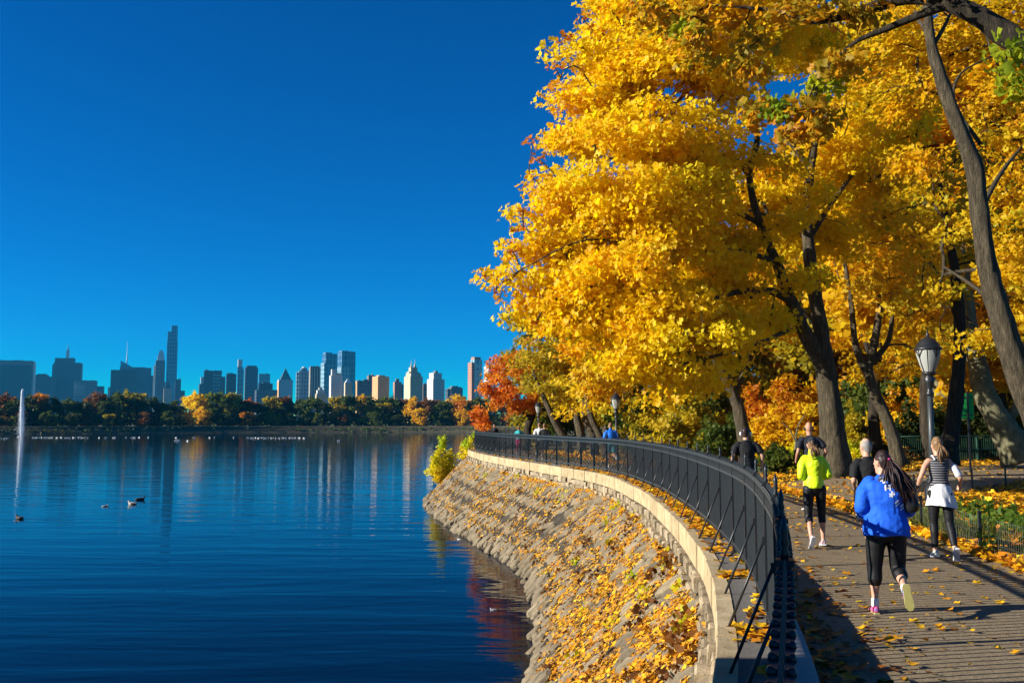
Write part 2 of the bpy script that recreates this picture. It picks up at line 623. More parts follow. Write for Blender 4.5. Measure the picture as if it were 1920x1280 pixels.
slab_meshes = [slab_shape(random.uniform(.60, .95), random.uniform(.33, .46), random.uniform(.05, .095)).mesh('stone') for _ in range(14)]
boulder_meshes = [slab_shape(random.uniform(.45, .7), random.uniform(.35, .5), random.uniform(.08, .17), 7).mesh('stone') for _ in range(8)]
spots = []
s = S0 + 2.5
while s < S66 + 2:
    y = cpos(s).y
    step = .50
    for row in range(7):
        u = .07 + row * .135 + random.uniform(-.025, .025)
        spots.append((s + (row % 2) * step * .5 + random.uniform(-.1, .1), u, False))
    for bu in (.93, .99): spots.append((s + random.uniform(-.25, .25), bu + random.uniform(-.055, .03), True))
    s += step
spots.sort(key=lambda q: (slope_pt(q[0], q[1]) - Vector((0, 0, CAMZ))).length)
rest = MB()
for i, (s, u, bould) in enumerate(spots):
    p = slope_pt(s, u)
    t = ctan(s)
    down = (slope_pt(s, min(1, u + .05)) - slope_pt(s, u - .05)).normalized()
    t3 = Vector((t.x, t.y, 0))
    nrm = t3.cross(down).normalized()
    if nrm.z < 0: nrm = -nrm
    ang = R(random.uniform(18, 48)) if not bould else R(random.uniform(0, 180))
    ax = (t3 * math.cos(ang) + down * math.sin(ang)).normalized()
    nrm = (nrm + Vector((random.uniform(-.10, .10), random.uniform(-.10, .10), 0))).normalized()
    ay = nrm.cross(ax).normalized(); ax = ay.cross(nrm)
    k = random.uniform(.72, 1.12) if not bould else random.uniform(.45, 1.35)
    Mx = Matrix(((ax.x * k, ay.x * k, nrm.x, p.x), (ax.y * k, ay.y * k, nrm.y, p.y), (ax.z * k, ay.z * k, nrm.z, p.z + random.uniform(-.04, .02)), (0, 0, 0, 1)))
    me = random.choice(boulder_meshes if bould else slab_meshes)
    if i < 300:
        o = link('stone', me, M['slab'], emb)
        o.matrix_local = Mx
    else:
        rest.add([Mx @ v.co for v in me.vertices], [tuple(q.vertices) for q in me.polygons])
M['slab_joined'] = speckle('slab_stone_far', [(.085, .067, .040), (.19, .149, .092), (.315, .25, .155)], 1.1, .9, .9, .04)
ro = rest.build('far_stones', M['slab_joined'], emb); ro['kind'] = 'stuff'

# ------------------------------------------------------------------ iron fence
FH = 1.17
fence = tag(empty('iron_fence', off(S0, 0, LEDGE)), 'tall black iron picket fence curving along the reservoir edge', 'fence')
fl = fence.location.copy()


def at_fence(o, s, z=0.0, oo=0.0):
    p = off(s, oo, LEDGE + z) - fl
    t = ctan(s)
    o.location = p
    o.rotation_euler = (0, 0, math.atan2(t.y, t.x))


fsv = list(np.arange(S0 - 3, SEND, .2))
for z, h, wd in ((.13, .035, .022), (FH - .14, .030, .020), (FH, .034, .028)):
    mb = MB(); V, F = [], []
    for s in fsv:
        for o_, z_ in ((-wd, z - h / 2), (-wd, z + h / 2), (wd, z + h / 2), (wd, z - h / 2)):
            V.append(off(s, o_, LEDGE + z_) - fl)
    for i in range(len(fsv) - 1):
        for q in range(4): F.append((i * 4 + q, i * 4 + (q + 1) % 4, (i + 1) * 4 + (q + 1) % 4, (i + 1) * 4 + q))
    mb.add(V, F); mb.build('rail', M['iron'], fence)
post = MB().box(-.024, .024, -.024, .024, 0, FH + .03)
post.taper(-.034, .034, -.034, .034, FH + .03, FH + .055, 1.0)
post.lathe([(.014, FH + .055), (.021, FH + .075), (.012, FH + .095), (.019, FH + .115), (.012, FH + .14), (.017, FH + .16), (.004, FH + .215)], 8)
post.box(-.05, .05, -.05, .05, -.005, .012)
post_me = post.mesh('post')
br = MB().tube([(0, -.03, .74), (0, -.335, .0)], .013, 6)
br.box(-.02, .02, -.045, -.02, .70, .77)
brace_me = br.mesh('brace')
s = float(np.interp(3.6, [cpos(q).y for q in np.arange(S0, S66, .1)], np.arange(S0, S66, .1)))
posts = [s - 4.65]
while s < SEND - 1:
    posts.append(s)
    at_fence(link('post', post_me, M['iron_black'], fence), s)
    # the brace leans out over the ledge, on the water side (local -x of the tangent frame is +y here)
    b_ = link('brace', brace_me, M['iron_black'], fence)
    at_fence(b_, s)
    b_.rotation_euler = (0, 0, b_.rotation_euler.z + math.pi)
    s += 1.55
pk = MB().box(-.0088, .0088, -.0088, .0088, .06, FH + .02)
pk.taper(-.0088, .0088, -.0088, .0088, FH + .02, FH + .075, .15)
pick_me = pk.mesh('picket')
rg = MB()
rv = []
for a in range(10):
    an = 2 * math.pi * a / 10
    for rr, yy in ((.040, -.016), (.056, -.016), (.056, .016), (.040, .016)):
        rv.append((rr * math.cos(an), yy, rr * math.sin(an)))
rf = [(a * 4 + q, ((a + 1) % 10) * 4 + q, ((a + 1) % 10) * 4 + (q + 1) % 4, a * 4 + (q + 1) % 4) for a in range(10) for q in range(4)]
rg.add(rv, rf)
ring_me = rg.mesh('ring')
kn = MB().tube([(0, y_, 0) for y_ in (-.033, -.028, -.019, -.012, .012, .019, .028, .033)], [.006, .014, .014, .007, .007, .014, .014, .006], 6)
knob_me = kn.mesh('knob')
picks, rings = [], []
for a, b in zip(posts, posts[1:]):
    n = 12 * max(1, round((b - a) / 1.55))
    for q in range(1, n):
        s = a + (b - a) * q / n
        picks.append(s)
    for q in range(n): rings.append(a + (b - a) * (q + .5) / n)
picks.sort(key=lambda s: abs(cpos(s).y - 2))
rings.sort(key=lambda s: abs(cpos(s).y - 2))
def place_or_join(name, me, ss, z, mat, limit):
    joined = MB()
    for i, s in enumerate(ss):
        if i < limit:
            at_fence(link(name, me, mat, fence), s, z)
        else:
            p = off(s, 0, LEDGE + z) - fl; t = ctan(s)
            Mx = Matrix.Translation(p) @ Matrix.Rotation(math.atan2(t.y, t.x), 4, 'Z')
            joined.add([Mx @ v.co for v in me.vertices], [tuple(q.vertices) for q in me.polygons])
    if joined.v:
        o = joined.build('far_' + name + 's', mat, fence); o['kind'] = 'stuff'
place_or_join('picket', pick_me, picks, 0, M['iron'], 300)
place_or_join('ring', ring_me, rings, FH - .07, M['iron'], 150)
place_or_join('knob', knob_me, [s for s in picks if cpos(s).y < 30], FH + .022, M['iron_black'], 150)
for zz in (.135,):
    place_or_join('stud', knob_me, [s for s in picks if cpos(s).y < 16], zz, M['iron_black'], 120)
# ------------------------------------------------------------------ trees
def smooth_poly(pl, n=5):
    """catmull-rom through (x,y,z,r) points"""
    P = [np.array(p, float) for p in pl]
    P = [2 * P[0] - P[1]] + P + [2 * P[-1] - P[-2]]
    out = []
    for i in range(1, len(P) - 2):
        p0, p1, p2, p3 = P[i - 1:i + 3]
        for k in range(n):
            t = k / n
            q = .5 * (2 * p1 + (p2 - p0) * t + (2 * p0 - 5 * p1 + 4 * p2 - p3) * t * t + (3 * p1 - p0 - 3 * p2 + p3) * t ** 3)
            q[3] = max(q[3], .008)
            out.append(q)
    out.append(P[-2])
    return out


LEAF_SHAPE = np.array([(0, 0, 0), (-.56, .16, .12), (-.24, .40, .05), (-.46, .80, .10), (0, 1.05, -.08), (.46, .80, .10), (.24, .40, .05), (.56, .16, .12)])
LEAF_F = np.array([(0, 2, 1), (0, 4, 2), (2, 4, 3), (0, 7, 6), (0, 6, 4), (6, 5, 4)])
KITE_SHAPE = np.array([(0, 0, 0), (-.42, .45, .05), (0, 1, 0), (.42, .45, .05)])
KITE_F = np.array([(0, 3, 2, 1)])


def leaves(P, N, size, fac, r, shape=LEAF_SHAPE, faces=LEAF_F):
    """leaf-sized faces at points P, normals N; returns V, F, fac per vertex"""
    n = len(P)
    N = N / np.linalg.norm(N, axis=1, keepdims=True)
    a = r.normal(size=(n, 3))
    U = np.cross(N, a); U /= np.linalg.norm(U, axis=1, keepdims=True) + 1e-9
    Vv = np.cross(N, U)
    sz = size * np.clip(np.exp(r.normal(size=n) * .34), .4, 1.8)
    k = len(shape)
    V = P[:, None, :] + sz[:, None, None] * (U[:, None, :] * shape[None, :, 0:1] + Vv[:, None, :] * shape[None, :, 1:2] + N[:, None, :] * shape[None, :, 2:3])
    F = (np.arange(n)[:, None, None] * k + faces[None]).reshape(-1, faces.shape[1])
    return V.reshape(-1, 3), F, np.repeat(fac, k)


def grow(trunks, centers, seed, r_tip=.012, wander=.12, rmax=.2, outward=None):
    """join every leaf cluster to the nearest limb by a bending branch; radii follow the number of clusters carried"""
    r = np.random.default_rng(seed)
    pos, par, rad, fixed = [], [], [], []
    for pl in trunks:
        sp_ = smooth_poly(pl)
        # attach start of the limb to the closest existing node
        p_idx = -1
        if pos:
            dd = np.linalg.norm(np.array(pos) - sp_[0][:3], axis=1)
            p_idx = int(dd.argmin())
        for q in sp_:
            pos.append(q[:3].copy()); par.append(p_idx); rad.append(q[3]); fixed.append(True)
            p_idx = len(pos) - 1
    nt_ = len(pos)
    trunk_chains = []
    i0 = 0
    for pl in trunks:
        n = (len(pl) - 1) * 5 + 1
        trunk_chains.append((i0, i0 + n)); i0 += n
    order = np.argsort([np.min(np.linalg.norm(np.array(pos)[:nt_] - c, axis=1)) for c in centers])
    chains = []
    cap = len(pos) + len(centers) * 5 + 10
    A = np.zeros((cap, 3)); A[:nt_] = pos
    zlow = np.percentile(A[:nt_, 2], 30)
    pen = np.zeros(cap); pen[:nt_] = np.where(A[:nt_, 2] < zlow, 1.2, 0)
    n = nt_
    for ci in order:
        c = np.asarray(centers[ci])
        dv = c - A[:n]
        dist = np.linalg.norm(dv, axis=1)
        cost = dist + pen[:n] + .5 * np.maximum(0, -dv[:, 2]) 
        j = int(cost.argmin())
        start = A[j]
        L = dist[j]
        k = 2 if L < .8 else (3 if L < 2 else 4)
        prev = j
        ch = [j]
        sag = np.array([0, 0, .10 * L])
        for q in range(1, k + 1):
            u = q / k
            p = start + (c - start) * u + sag * math.sin(math.pi * u) + (r.normal(size=3) * wander * L * .35 if q < k else 0)
            A[n] = p; par.append(prev); rad.append(0); fixed.append(False)
            prev = n; ch.append(n); n += 1
        chains.append(ch)
    cnt = np.zeros(n)
    for ch in chains: cnt[ch[-1]] += 1
    for i in range(n - 1, nt_ - 1, -1):
        if par[i] >= nt_: cnt[par[i]] += cnt[i]
    for i in range(nt_, n): rad[i] = min(rmax, r_tip * max(1, cnt[i]) ** .5)
    return A[:n], np.array(rad), trunk_chains, chains


def wood_mesh(A, rad, trunk_chains, chains, sides=12, thin=4, flare=True, name='trunk'):
    mb = MB()
    for ti, (a, b) in enumerate(trunk_chains):
        pts = [Vector(p) for p in A[a:b]]
        rr = [float(x) for x in rad[a:b]]
        n = (22 if rr[0] > .2 else sides) if rr[0] > .08 else 6
        base = len(mb.v)
        mb.tube(pts, rr, n)
        for i in range(base, len(mb.v)):          # uneven trunk, buttressed foot
            v = Vector(mb.v[i]); ring = (i - base) // n
            if ring < len(pts):
                cpt = pts[ring]; dv = v - cpt
                f = 1 + .12 * noise.noise(v * 2.3) + .05 * noise.noise(v * 7)
                f += .13 * noise.noise(Vector((v.x * 9, v.y * 9, v.z * 1.1))) if n > 6 else 0
                if flare and ti == 0:
                    h = (cpt - pts[0]).length
                    f *= 1 + .26 * math.exp(-h / max(.15, rr[0] * 1.4)) * (1 + .5 * math.sin(3 * math.atan2(dv.y, dv.x) + 1))
                mb.v[i] = tuple(cpt + dv * f)
    for ch in chains:
        rr = [float(rad[i]) for i in ch]
        rr[0] = min(rr[0], rr[1] * 1.25)
        n = thin if max(rr) < .05 else 6
        mb.tube([Vector(A[i]) for i in ch], rr, n)
    return mb.mesh(name)


def crown_mesh(centers, per, crad, size, seed, flat=.55, tip=.4, facf=None, shape=LEAF_SHAPE, faces=LEAF_F, origin=None, name='crown', spray=.0):
    r = np.random.default_rng(seed)
    C = np.asarray(centers)
    n = len(C)
    per = np.asarray(per) if hasattr(per, '__len__') else np.full(n, per)
    idx = np.repeat(np.arange(n), per)
    N_ = len(idx)
    o = r.normal(size=(N_, 3)); o /= np.linalg.norm(o, axis=1, keepdims=True)
    o *= (r.uniform(0, 1, (N_, 1)) ** .45) * crad
    o[:, 2] *= flat
    P = C[idx] + o
    mid = C.mean(0) if origin is None else np.asarray(origin)
    out = P - mid; out /= np.linalg.norm(out, axis=1, keepdims=True) + 1e-9
    Nn = np.array([0, 0, .42]) + out * .45 + r.normal(size=(N_, 3)) * tip
    base = r.uniform(0, 1, n)
    f = base[idx] * .45 + r.uniform(0, 1, N_) * .35 + .1
    if facf is not None: f = f + facf(P)
    V, F, fac = leaves(P, Nn, size, np.clip(f, 0, 1), r, shape, faces)
    return np_mesh(name, V, F, False, fac)


def sample_clumps(clumps, per, seed, shell=.45, zflat=.75):
    """clumps: (center, radius); cluster centres spread through each, denser outside"""
    r = np.random.default_rng(seed)
    out = []
    for (c, rad) in clumps:
        n = max(3, int(per * (rad / 1.8) ** 2))
        d_ = r.normal(size=(n, 3)); d_ /= np.linalg.norm(d_, axis=1, keepdims=True)
        q = d_ * (shell + (1 - shell) * r.uniform(0, 1, (n, 1)) ** .6) * rad
        q[:, 2] *= zflat
        out.append(np.array(c) + q)
    return np.concatenate(out)


def make_tree(name, label, base, trunks, centers, leafm, bark, per=90, crad=.55, size=.14, seed=1, flat=.55, facf=None, group=None, rmax=.2, r_tip=.010, shape=LEAF_SHAPE, faces=LEAF_F, tip=.45, extra=None):
    """a tree standing at base: trunk with its limbs, and a crown of leaves; coordinates given in world space"""
    root = tag(empty(name, base), label, 'tree', group)
    b = np.array(base)
    tl = [[(p[0] - b[0], p[1] - b[1], p[2] - b[2], p[3]) for p in pl] for pl in trunks]
    cl = np.asarray(centers) - b
    cl_all = cl if not extra else np.concatenate([cl] + [np.asarray(e[0]) - b for e in extra])
    A, rad, tc, ch = grow(tl, cl_all, seed, r_tip, rmax=rmax)
    link('trunk', wood_mesh(A, rad, tc, ch), bark, root)
    link('crown', crown_mesh(cl, per, crad, size, seed, flat, tip, (lambda P: facf(P + b)) if facf else None, shape, faces), leafm, root)
    if extra:
        for (cs, per2, crad2, size2, m2) in extra:
            link('crown', crown_mesh(np.asarray(cs) - b, per2, crad2, size2, seed + 5, flat, tip, None, shape, faces), m2, root)
    return root


def poly_px(pts):
    """(px, py, depth, radius) -> world polyline"""
    out = []
    for px, py, Y, r in pts:
        p = W(px, py, Y); out.append((p.x, p.y, p.z, r))
    return out


def clumps_px(lst):
    out = []
    for px, py, Y, rp in lst:
        out.append((tuple(W(px, py, Y)), rp * Y / FPX))
    return out


# --- the big yellow maple
MY = 32
mb_ = G(1566, 893, .1)
mbase = (W(1566, 893, MY).x, MY, .05)
main = poly_px([(1568, 897, MY, .54), (1560, 800, MY, .41), (1549, 700, MY, .345), (1536, 600, MY - .2, .25), (1520, 500, MY - .3, .22), (1513, 400, MY, .18), (1522, 300, MY + .2, .14), (1538, 200, MY + .3, .10), (1530, 60, MY, .06), (1520, -40, MY, .03)])
limbs = [main,
         poly_px([(1548, 690, MY, .30), (1510, 625, MY - .5, .24), (1482, 560, MY - 1, .20), (1455, 490, MY - 1.5, .16), (1425, 420, MY - 2, .13), (1405, 330, MY - 2, .11), (1420, 250, MY - 2, .085), (1390, 160, MY - 2, .06), (1340, 60, MY - 2, .04)]),
         poly_px([(1482, 562, MY - 1, .15), (1440, 545, MY - 2, .12), (1370, 550, MY - 3.5, .09), (1290, 572, MY - 5, .06), (1200, 560, MY - 6, .04), (1100, 540, MY - 6.5, .02)]),
         poly_px([(1425, 420, MY - 2, .09), (1350, 380, MY - 3.5, .07), (1250, 330, MY - 5, .05), (1120, 290, MY - 5.5, .025)]),
         poly_px([(1455, 490, MY - 1.5, .09), (1380, 470, MY - 3, .07), (1250, 470, MY - 5, .045), (1100, 450, MY - 6, .03), (960, 515, MY - 6, .015)]),
         poly_px([(1405, 330, MY - 2, .08), (1330, 240, MY - 3, .06), (1220, 170, MY - 4, .04), (1110, 110, MY - 4, .02)]),
         poly_px([(1516, 410, MY, .12), (1440, 405, MY - .5, .08), (1400, 395, MY - 1, .05), (1340, 420, MY - 1, .03)]),
         poly_px([(1520, 320, MY + .2, .10), (1450, 220, MY, .08), (1430, 160, MY, .06), (1380, 80, MY, .03)]),
         poly_px([(1516, 450, MY, .10), (1560, 380, MY + .5, .08), (1620, 300, MY + 1, .06), (1690, 220, MY + 1, .03)]),
         poly_px([(1500, 610, MY - .5, .08), (1400, 650, MY - 4, .06), (1290, 680, MY - 6.5, .035), (1210, 700, MY - 7.5, .015)])]
cl_m = clumps_px([(1190, 30, 28, 105), (1310, 20, 27, 110), (1420, 30, 29, 100), (1110, 140, 28, 78), (1235, 150, 27, 110), (1360, 130, 27, 95), (1075, 250, 28, 72), (1180, 270, 26, 110),
                  (1300, 280, 27, 95), (1040, 345, 27, 58), (1125, 390, 26, 100), (1255, 400, 26, 105), (1365, 370, 33, 80), (1025, 455, 27, 68), (955, 520, 27, 32), (1000, 540, 27, 55), (1090, 530, 26, 92), (1205, 520, 25, 105),
                  (1330, 520, 30, 95), (1125, 615, 26, 72), (1235, 630, 25, 92), (1345, 640, 27, 75), (1420, 590, 31, 50), (1175, 690, 25, 45), (1255, 705, 25, 48), (1330, 700, 26, 42), (1050, 600, 27, 45),
                  (1500, 70, 31, 85), (1600, 80, 33, 110), (1555, 300, 33, 80), (1640, 230, 34, 100), (1630, 370, 35, 95), (1480, 320, 34, 52), (1450, 360, 33, 45), (1560, 440, 34, 60), (1440, 110, 30, 40), (1480, 440, 34, 45), (1440, 300, 29, 30), (1465, 420, 30, 26), (1540, 360, 31, 30), (1400, 470, 30, 40), (1500, 520, 30, 24), (1060, 180, 28, 45), (1020, 400, 27, 50), (1290, 350, 29, 90), (1200, 440, 28, 90), (1300, 460, 31, 80), (1160, 220, 29, 90), (1250, 90, 29, 90), (1100, 470, 28, 70), (1190, 590, 27, 80), (1300, 590, 28, 80)])
cl_m = [((c[0] + max(0, (.62 if c[2] > 8.5 else .34) - max(0, c[0] - 1.0) * .2), c[1], c[2]), r_) for c, r_ in cl_m]     # keep the left outline from bulging
cen_m = sample_clumps(cl_m, 34, 3, .2, .8)
cen_m = cen_m + np.random.default_rng(4).normal(size=cen_m.shape) * np.array([.35, .35, .25])
tw_px = [(1065, 35), (1040, 75), (1052, 120), (1015, 165), (1020, 130), (975, 265), (985, 300), (968, 325), (960, 395), (950, 430), (892, 515), (905, 545), (915, 565), (940, 470), (985, 605), (1000, 625), (1030, 650), (1120, 8), (1090, 60)]
tw_c = np.array([tuple(W(px + random.uniform(-4, 4), py + random.uniform(-4, 4), 26.5 + random.uniform(-1, 1))) for px, py in tw_px])
def maple_fac(P):
    return np.array([.16 * noise.noise(Vector((p[0] * .35, p[1] * .35, p[2] * .5))) + .10 * max(0.0, min(1.0, (p[0] - 7) / 4)) for p in P]) - .02
maple = make_tree('maple_tree', 'tall maple with brilliant yellow crown leaning over the path and water', mbase, limbs, cen_m, LEAF['yellow'], M['bark'], per=168, crad=.82, size=.118, seed=11, flat=.5, facf=maple_fac, rmax=.10, r_tip=.0135, tip=.6, extra=[(tw_c + np.array([.35, 0, 0]), 14, .26, .11, LEAF['orange'])])

# --- near tree off to the right whose limb crosses the top of the frame
nb = (9.2, 11.6, 0)
near_l = [[(9.2, 11.6, -.1, .42), (9.1, 11.7, 2.0, .34), (8.6, 11.8, 4.2, .30), (7.6, 12, 5.6, .22)] ,
          poly_px([(2010, 150, 12, .20), (1920, 88, 12.1, .17), (1850, 40, 12.2, .145), (1780, 6, 12.4, .12), (1700, -4, 12.8, .10), (1610, 22, 13.2, .07), (1530, 40, 13.5, .05), (1450, 20, 14, .03), (1340, 10, 14.5, .015)]),
          poly_px([(1775, 10, 12.4, .07), (1720, 30, 12.6, .06), (1660, 55, 12.8, .045), (1600, 82, 13, .03), (1540, 140, 13.4, .018), (1510, 200, 13.6, .01)])]
near_l[0][-1] = tuple(near_l[1][0][:3]) + (.21,)
cl_n = clumps_px([(1230, 30, 15, 60), (1330, 20, 14.5, 65), (1290, 85, 14.5, 45), (1440, 30, 14, 70), (1400, 130, 14.5, 35), (1530, 20, 13.5, 60), (1590, 120, 13, 30), (1510, 190, 13.6, 42), (1540, 225, 13.6, 35), (1490, 250, 13.7, 22),
                  (1700, -40, 12.5, 60), (1800, -60, 12, 60), (1420, 210, 14.2, 25), (1620, 30, 13, 30)])
cen_n = sample_clumps(cl_n, 62, 5, .2, .7)
cgreen = sample_clumps(clumps_px([(1905, 150, 11.5, 34), (1900, 100, 11.5, 20), (1545, 165, 13.6, 25), (1470, 205, 13.8, 18), (1290, 62, 14.5, 18)]), 70, 9, .1, .7)
near_tree = make_tree('overhanging_tree', 'tree outside the right edge reaching a thick dark limb across the top', nb, near_l, cen_n, LEAF['orange'], M['bark_dark'], per=44, crad=.40, size=.098, seed=21, rmax=.03, r_tip=.006,
                      facf=lambda P: np.full(len(P), .34), extra=[(cgreen, 34, .32, .09, LEAF['fresh'])])

# --- tall bending tree on the right
bx = W(1975, 860, 21)
bt = [poly_px([(1982, 905, 21, .37), (1950, 800, 21, .32), (1912, 700, 21, .285), (1872, 580, 21, .24), (1846, 470, 21, .21), (1834, 370, 21, .20), (1822, 300, 21, .18), (1790, 220, 21, .16), (1762, 140, 21, .145), (1745, 80, 21, .12), (1738, 0, 21, .08), (1730, -90, 21, .04)]),
      poly_px([(1750, 85, 21, .06), (1768, 55, 21, .045), (1790, 10, 21.2, .03), (1820, -50, 21.4, .02)]),
      poly_px([(1748, 90, 21, .06), (1735, 60, 21, .045), (1715, 20, 21.2, .03)]),
      poly_px([(1838, 270, 21.1, .05), (1790, 195, 21.6, .04), (1800, 140, 22, .03), (1860, 105, 22.3, .02)]),
      poly_px([(1835, 400, 21, .07), (1880, 320, 22.5, .05), (1930, 260, 24, .03)]),
      poly_px([(1872, 580, 21, .07), (1830, 540, 23, .05), (1770, 500, 25, .03)])]
cl_b = clumps_px([(1700, 60, 24, 90), (1830, 60, 24, 90), (1930, 50, 24, 90), (1690, 190, 25, 80), (1880, 220, 24, 80), (1960, 300, 24, 90), (1720, 330, 26, 80), (1890, 400, 24, 75), (1770, 430, 26, 70), (1950, 520, 24, 90), (1760, 540, 26, 55), (1830, 620, 24, 45),
                  (1910, 610, 23.5, 45), (1850, 530, 24, 40), (1660, 420, 27, 60), (1730, 120, 25, 60), (1960, 160, 24, 80)])
cen_b = sample_clumps(cl_b, 30, 6, .3, .8)
bend = make_tree('bending_tree', 'tall tree with a bare bending brown trunk at the right edge', (bt[0][0][0], 21, 0), bt, cen_b, LEAF['golden'], M['bark'], per=95, crad=.65, size=.105, seed=31, rmax=.05, facf=lambda P: np.full(len(P), .12))

# --- middle distance trees whose trunks show
def mid_tree(name, label, trunks, clumps, leafm, bark, seed, per=60, size=.17, per_clump=26, group=None, facf=None, crad=.7):
    T = [poly_px(t_) for t_ in trunks]
    cs = sample_clumps(clumps_px(clumps), per_clump, seed, .2, .8)
    cs[:, 1] += np.random.default_rng(seed + 1).normal(size=len(cs)) * 1.3 - .9
    b = (T[0][0][0], T[0][0][1], T[0][0][2] + .05)
    return make_tree(name, label, b, T, cs, leafm, bark, per=per, crad=crad, size=size, seed=seed, rmax=.08, group=group, facf=facf, shape=KITE_SHAPE, faces=KITE_F)

mid_tree('leaning_tree', 'slim pale trunk leaning left behind the man with headphones', [[(1402, 868, 37, .28), (1392, 800, 37, .25), (1376, 740, 37, .22), (1352, 692, 36.8, .18), (1320, 640, 36.5, .13), (1290, 590, 36, .08)], [(1376, 740, 37, .12), (1400, 690, 37.3, .1), (1420, 640, 37.5, .07)]],
         [(1290, 600, 36, 70), (1400, 620, 38, 60), (1340, 560, 37, 80), (1430, 560, 38, 60)], LEAF['golden'], M['bark'], 41)
mid_tree('forked_tree', 'brown tree forking low above the grey haired man', [[(1688, 872, 36, .28), (1668, 800, 36, .235), (1640, 735, 36, .20), (1628, 690, 36, .18), (1640, 640, 36, .16), (1652, 560, 36, .1)], [(1628, 700, 36, .18), (1605, 650, 36, .13), (1595, 560, 36.3, .1), (1580, 470, 36.5, .06)], [(1634, 680, 36, .13), (1665, 640, 36.2, .1), (1675, 580, 36.4, .07)]],
         [(1640, 520, 38, 80), (1590, 560, 38, 60), (1700, 590, 38, 65), (1570, 460, 39, 80), (1700, 480, 39, 80), (1720, 680, 39, 45), (1660, 640, 40, 50), (1600, 700, 41, 40)], LEAF['golden'], M['bark'], 42, facf=lambda P: np.full(len(P), .08))
mid_tree('dark_trunk_tree', 'dark upright trunk just behind the large lamp post', [[(1776, 868, 31, .30), (1786, 800, 31, .25), (1795, 720, 31, .22), (1800, 620, 31, .19), (1792, 520, 31.2, .16), (1775, 420, 31.5, .12), (1760, 330, 32, .07)], [(1797, 600, 31, .1), (1760, 520, 31.5, .07), (1720, 460, 32, .05)]],
         [(1790, 470, 33, 70), (1740, 400, 34, 80), (1850, 430, 34, 70), (1820, 330, 34, 80), (1720, 560, 34, 45), (1760, 640, 35, 40)], LEAF['olive'], M['bark_dark'], 43, facf=lambda P: np.full(len(P), .2))
mid_tree('plane_tree', 'pale mottled trunk leaning left beside the green sign', [[(1915, 858, 38, .62), (1880, 800, 38, .50), (1850, 745, 38, .44), (1832, 680, 38, .36), (1818, 610, 38, .30), (1812, 540, 38, .22), (1800, 450, 38, .14)], [(1880, 800, 38, .22), (1918, 740, 38, .18), (1925, 660, 38, .12)]],
         [(1840, 470, 40, 80), (1900, 560, 40, 70), (1780, 560, 41, 60), (1940, 450, 41, 80), (1870, 660, 37, 40), (1920, 700, 40, 50)], LEAF['golden'], M['bark_pale'], 44)
mid_tree('broad_trunk_tree', 'broad grey trunk in shade left of the green sign', [[(1766, 862, 50, .62), (1768, 800, 50, .52), (1768, 740, 50, .48), (1764, 680, 50, .42), (1758, 600, 50, .3), (1750, 500, 50, .2)], [(1764, 690, 50, .25), (1730, 620, 50, .18), (1700, 560, 50, .1)]],
         [(1740, 520, 51, 90), (1660, 560, 51, 80), (1820, 560, 52, 80), (1740, 620, 52, 50)], LEAF['olive'], M['bark_pale'], 45, per=50, size=.22)
# group of slender trunks by the far path
tl_ = [('slanting trunk farthest left in the grove behind the couple', [(1078, 880, 54, .26), (1062, 830, 54, .23), (1040, 790, 54, .2), (1022, 750, 54, .14), (1000, 700, 54.5, .08)], [(1010, 690, 55, 55), (1060, 680, 56, 60), (1040, 740, 56, 35)], 'olive'),
       ('thick dark trunk in the middle of the grove', [(1088, 878, 56, .30), (1090, 820, 56, .26), (1080, 770, 56, .21), (1086, 700, 56, .12)], [(1090, 690, 57, 60), (1120, 640, 58, 70), (1070, 740, 57, 35)], 'golden'),
       ('short forked trunk under bright yellow leaves in the grove', [(1118, 878, 52, .26), (1112, 820, 52, .23), (1096, 772, 52, .18), (1105, 700, 52, .1)], [(1110, 730, 52, 45), (1140, 690, 53, 60), (1070, 770, 53, 22)], 'golden'),
       ('pale trunk leaning left just left of the blue jacket runner', [(1142, 872, 47, .22), (1126, 820, 47, .19), (1108, 780, 47, .15), (1096, 720, 47, .08)], [(1100, 720, 47, 50), (1150, 700, 48, 50), (1120, 760, 48, 22)], 'golden'),
       ('straight pale trunk directly behind the blue jacket runner', [(1146, 866, 55, .22), (1138, 820, 55, .2), (1132, 770, 55, .16), (1128, 700, 55, .1)], [(1160, 680, 56, 70), (1120, 600, 57, 80), (1200, 640, 58, 70)], 'olive')]
for i, (lb, t_, cl, lm) in enumerate(tl_):
    mid_tree('grove_tree', lb, [t_], cl, LEAF[lm], M['bark'], 60 + i, per=70, size=.19, group='grove of slender trees beside the path', facf=lambda P: np.full(len(P), .1), crad=.75)
# red tree on the headland
mid_tree('red_tree', 'low spreading tree with red and orange leaves at the headland', [[(985, 848, 66, .30), (990, 800, 66, .26), (1000, 770, 66, .2), (985, 730, 66, .12), (975, 690, 66, .07)], [(1000, 772, 66, .15), (1040, 765, 66, .12), (1085, 768, 66, .08)], [(992, 780, 66, .14), (950, 755, 65, .09), (915, 760, 64.5, .05)]],
         [(930, 735, 64.5, 34), (905, 775, 64, 22), (965, 690, 65, 40), (995, 660, 66, 30), (960, 750, 65, 38), (915, 800, 64, 14), (1010, 720, 66, 38), (940, 700, 66, 28), (898, 790, 64, 12), (1000, 760, 67, 30)], LEAF['red'], M['bark_dark'], 71, per=75, size=.18, per_clump=30, crad=.6, facf=lambda P: np.array([.1 + .05 * (p[0] + 2) for p in P]))

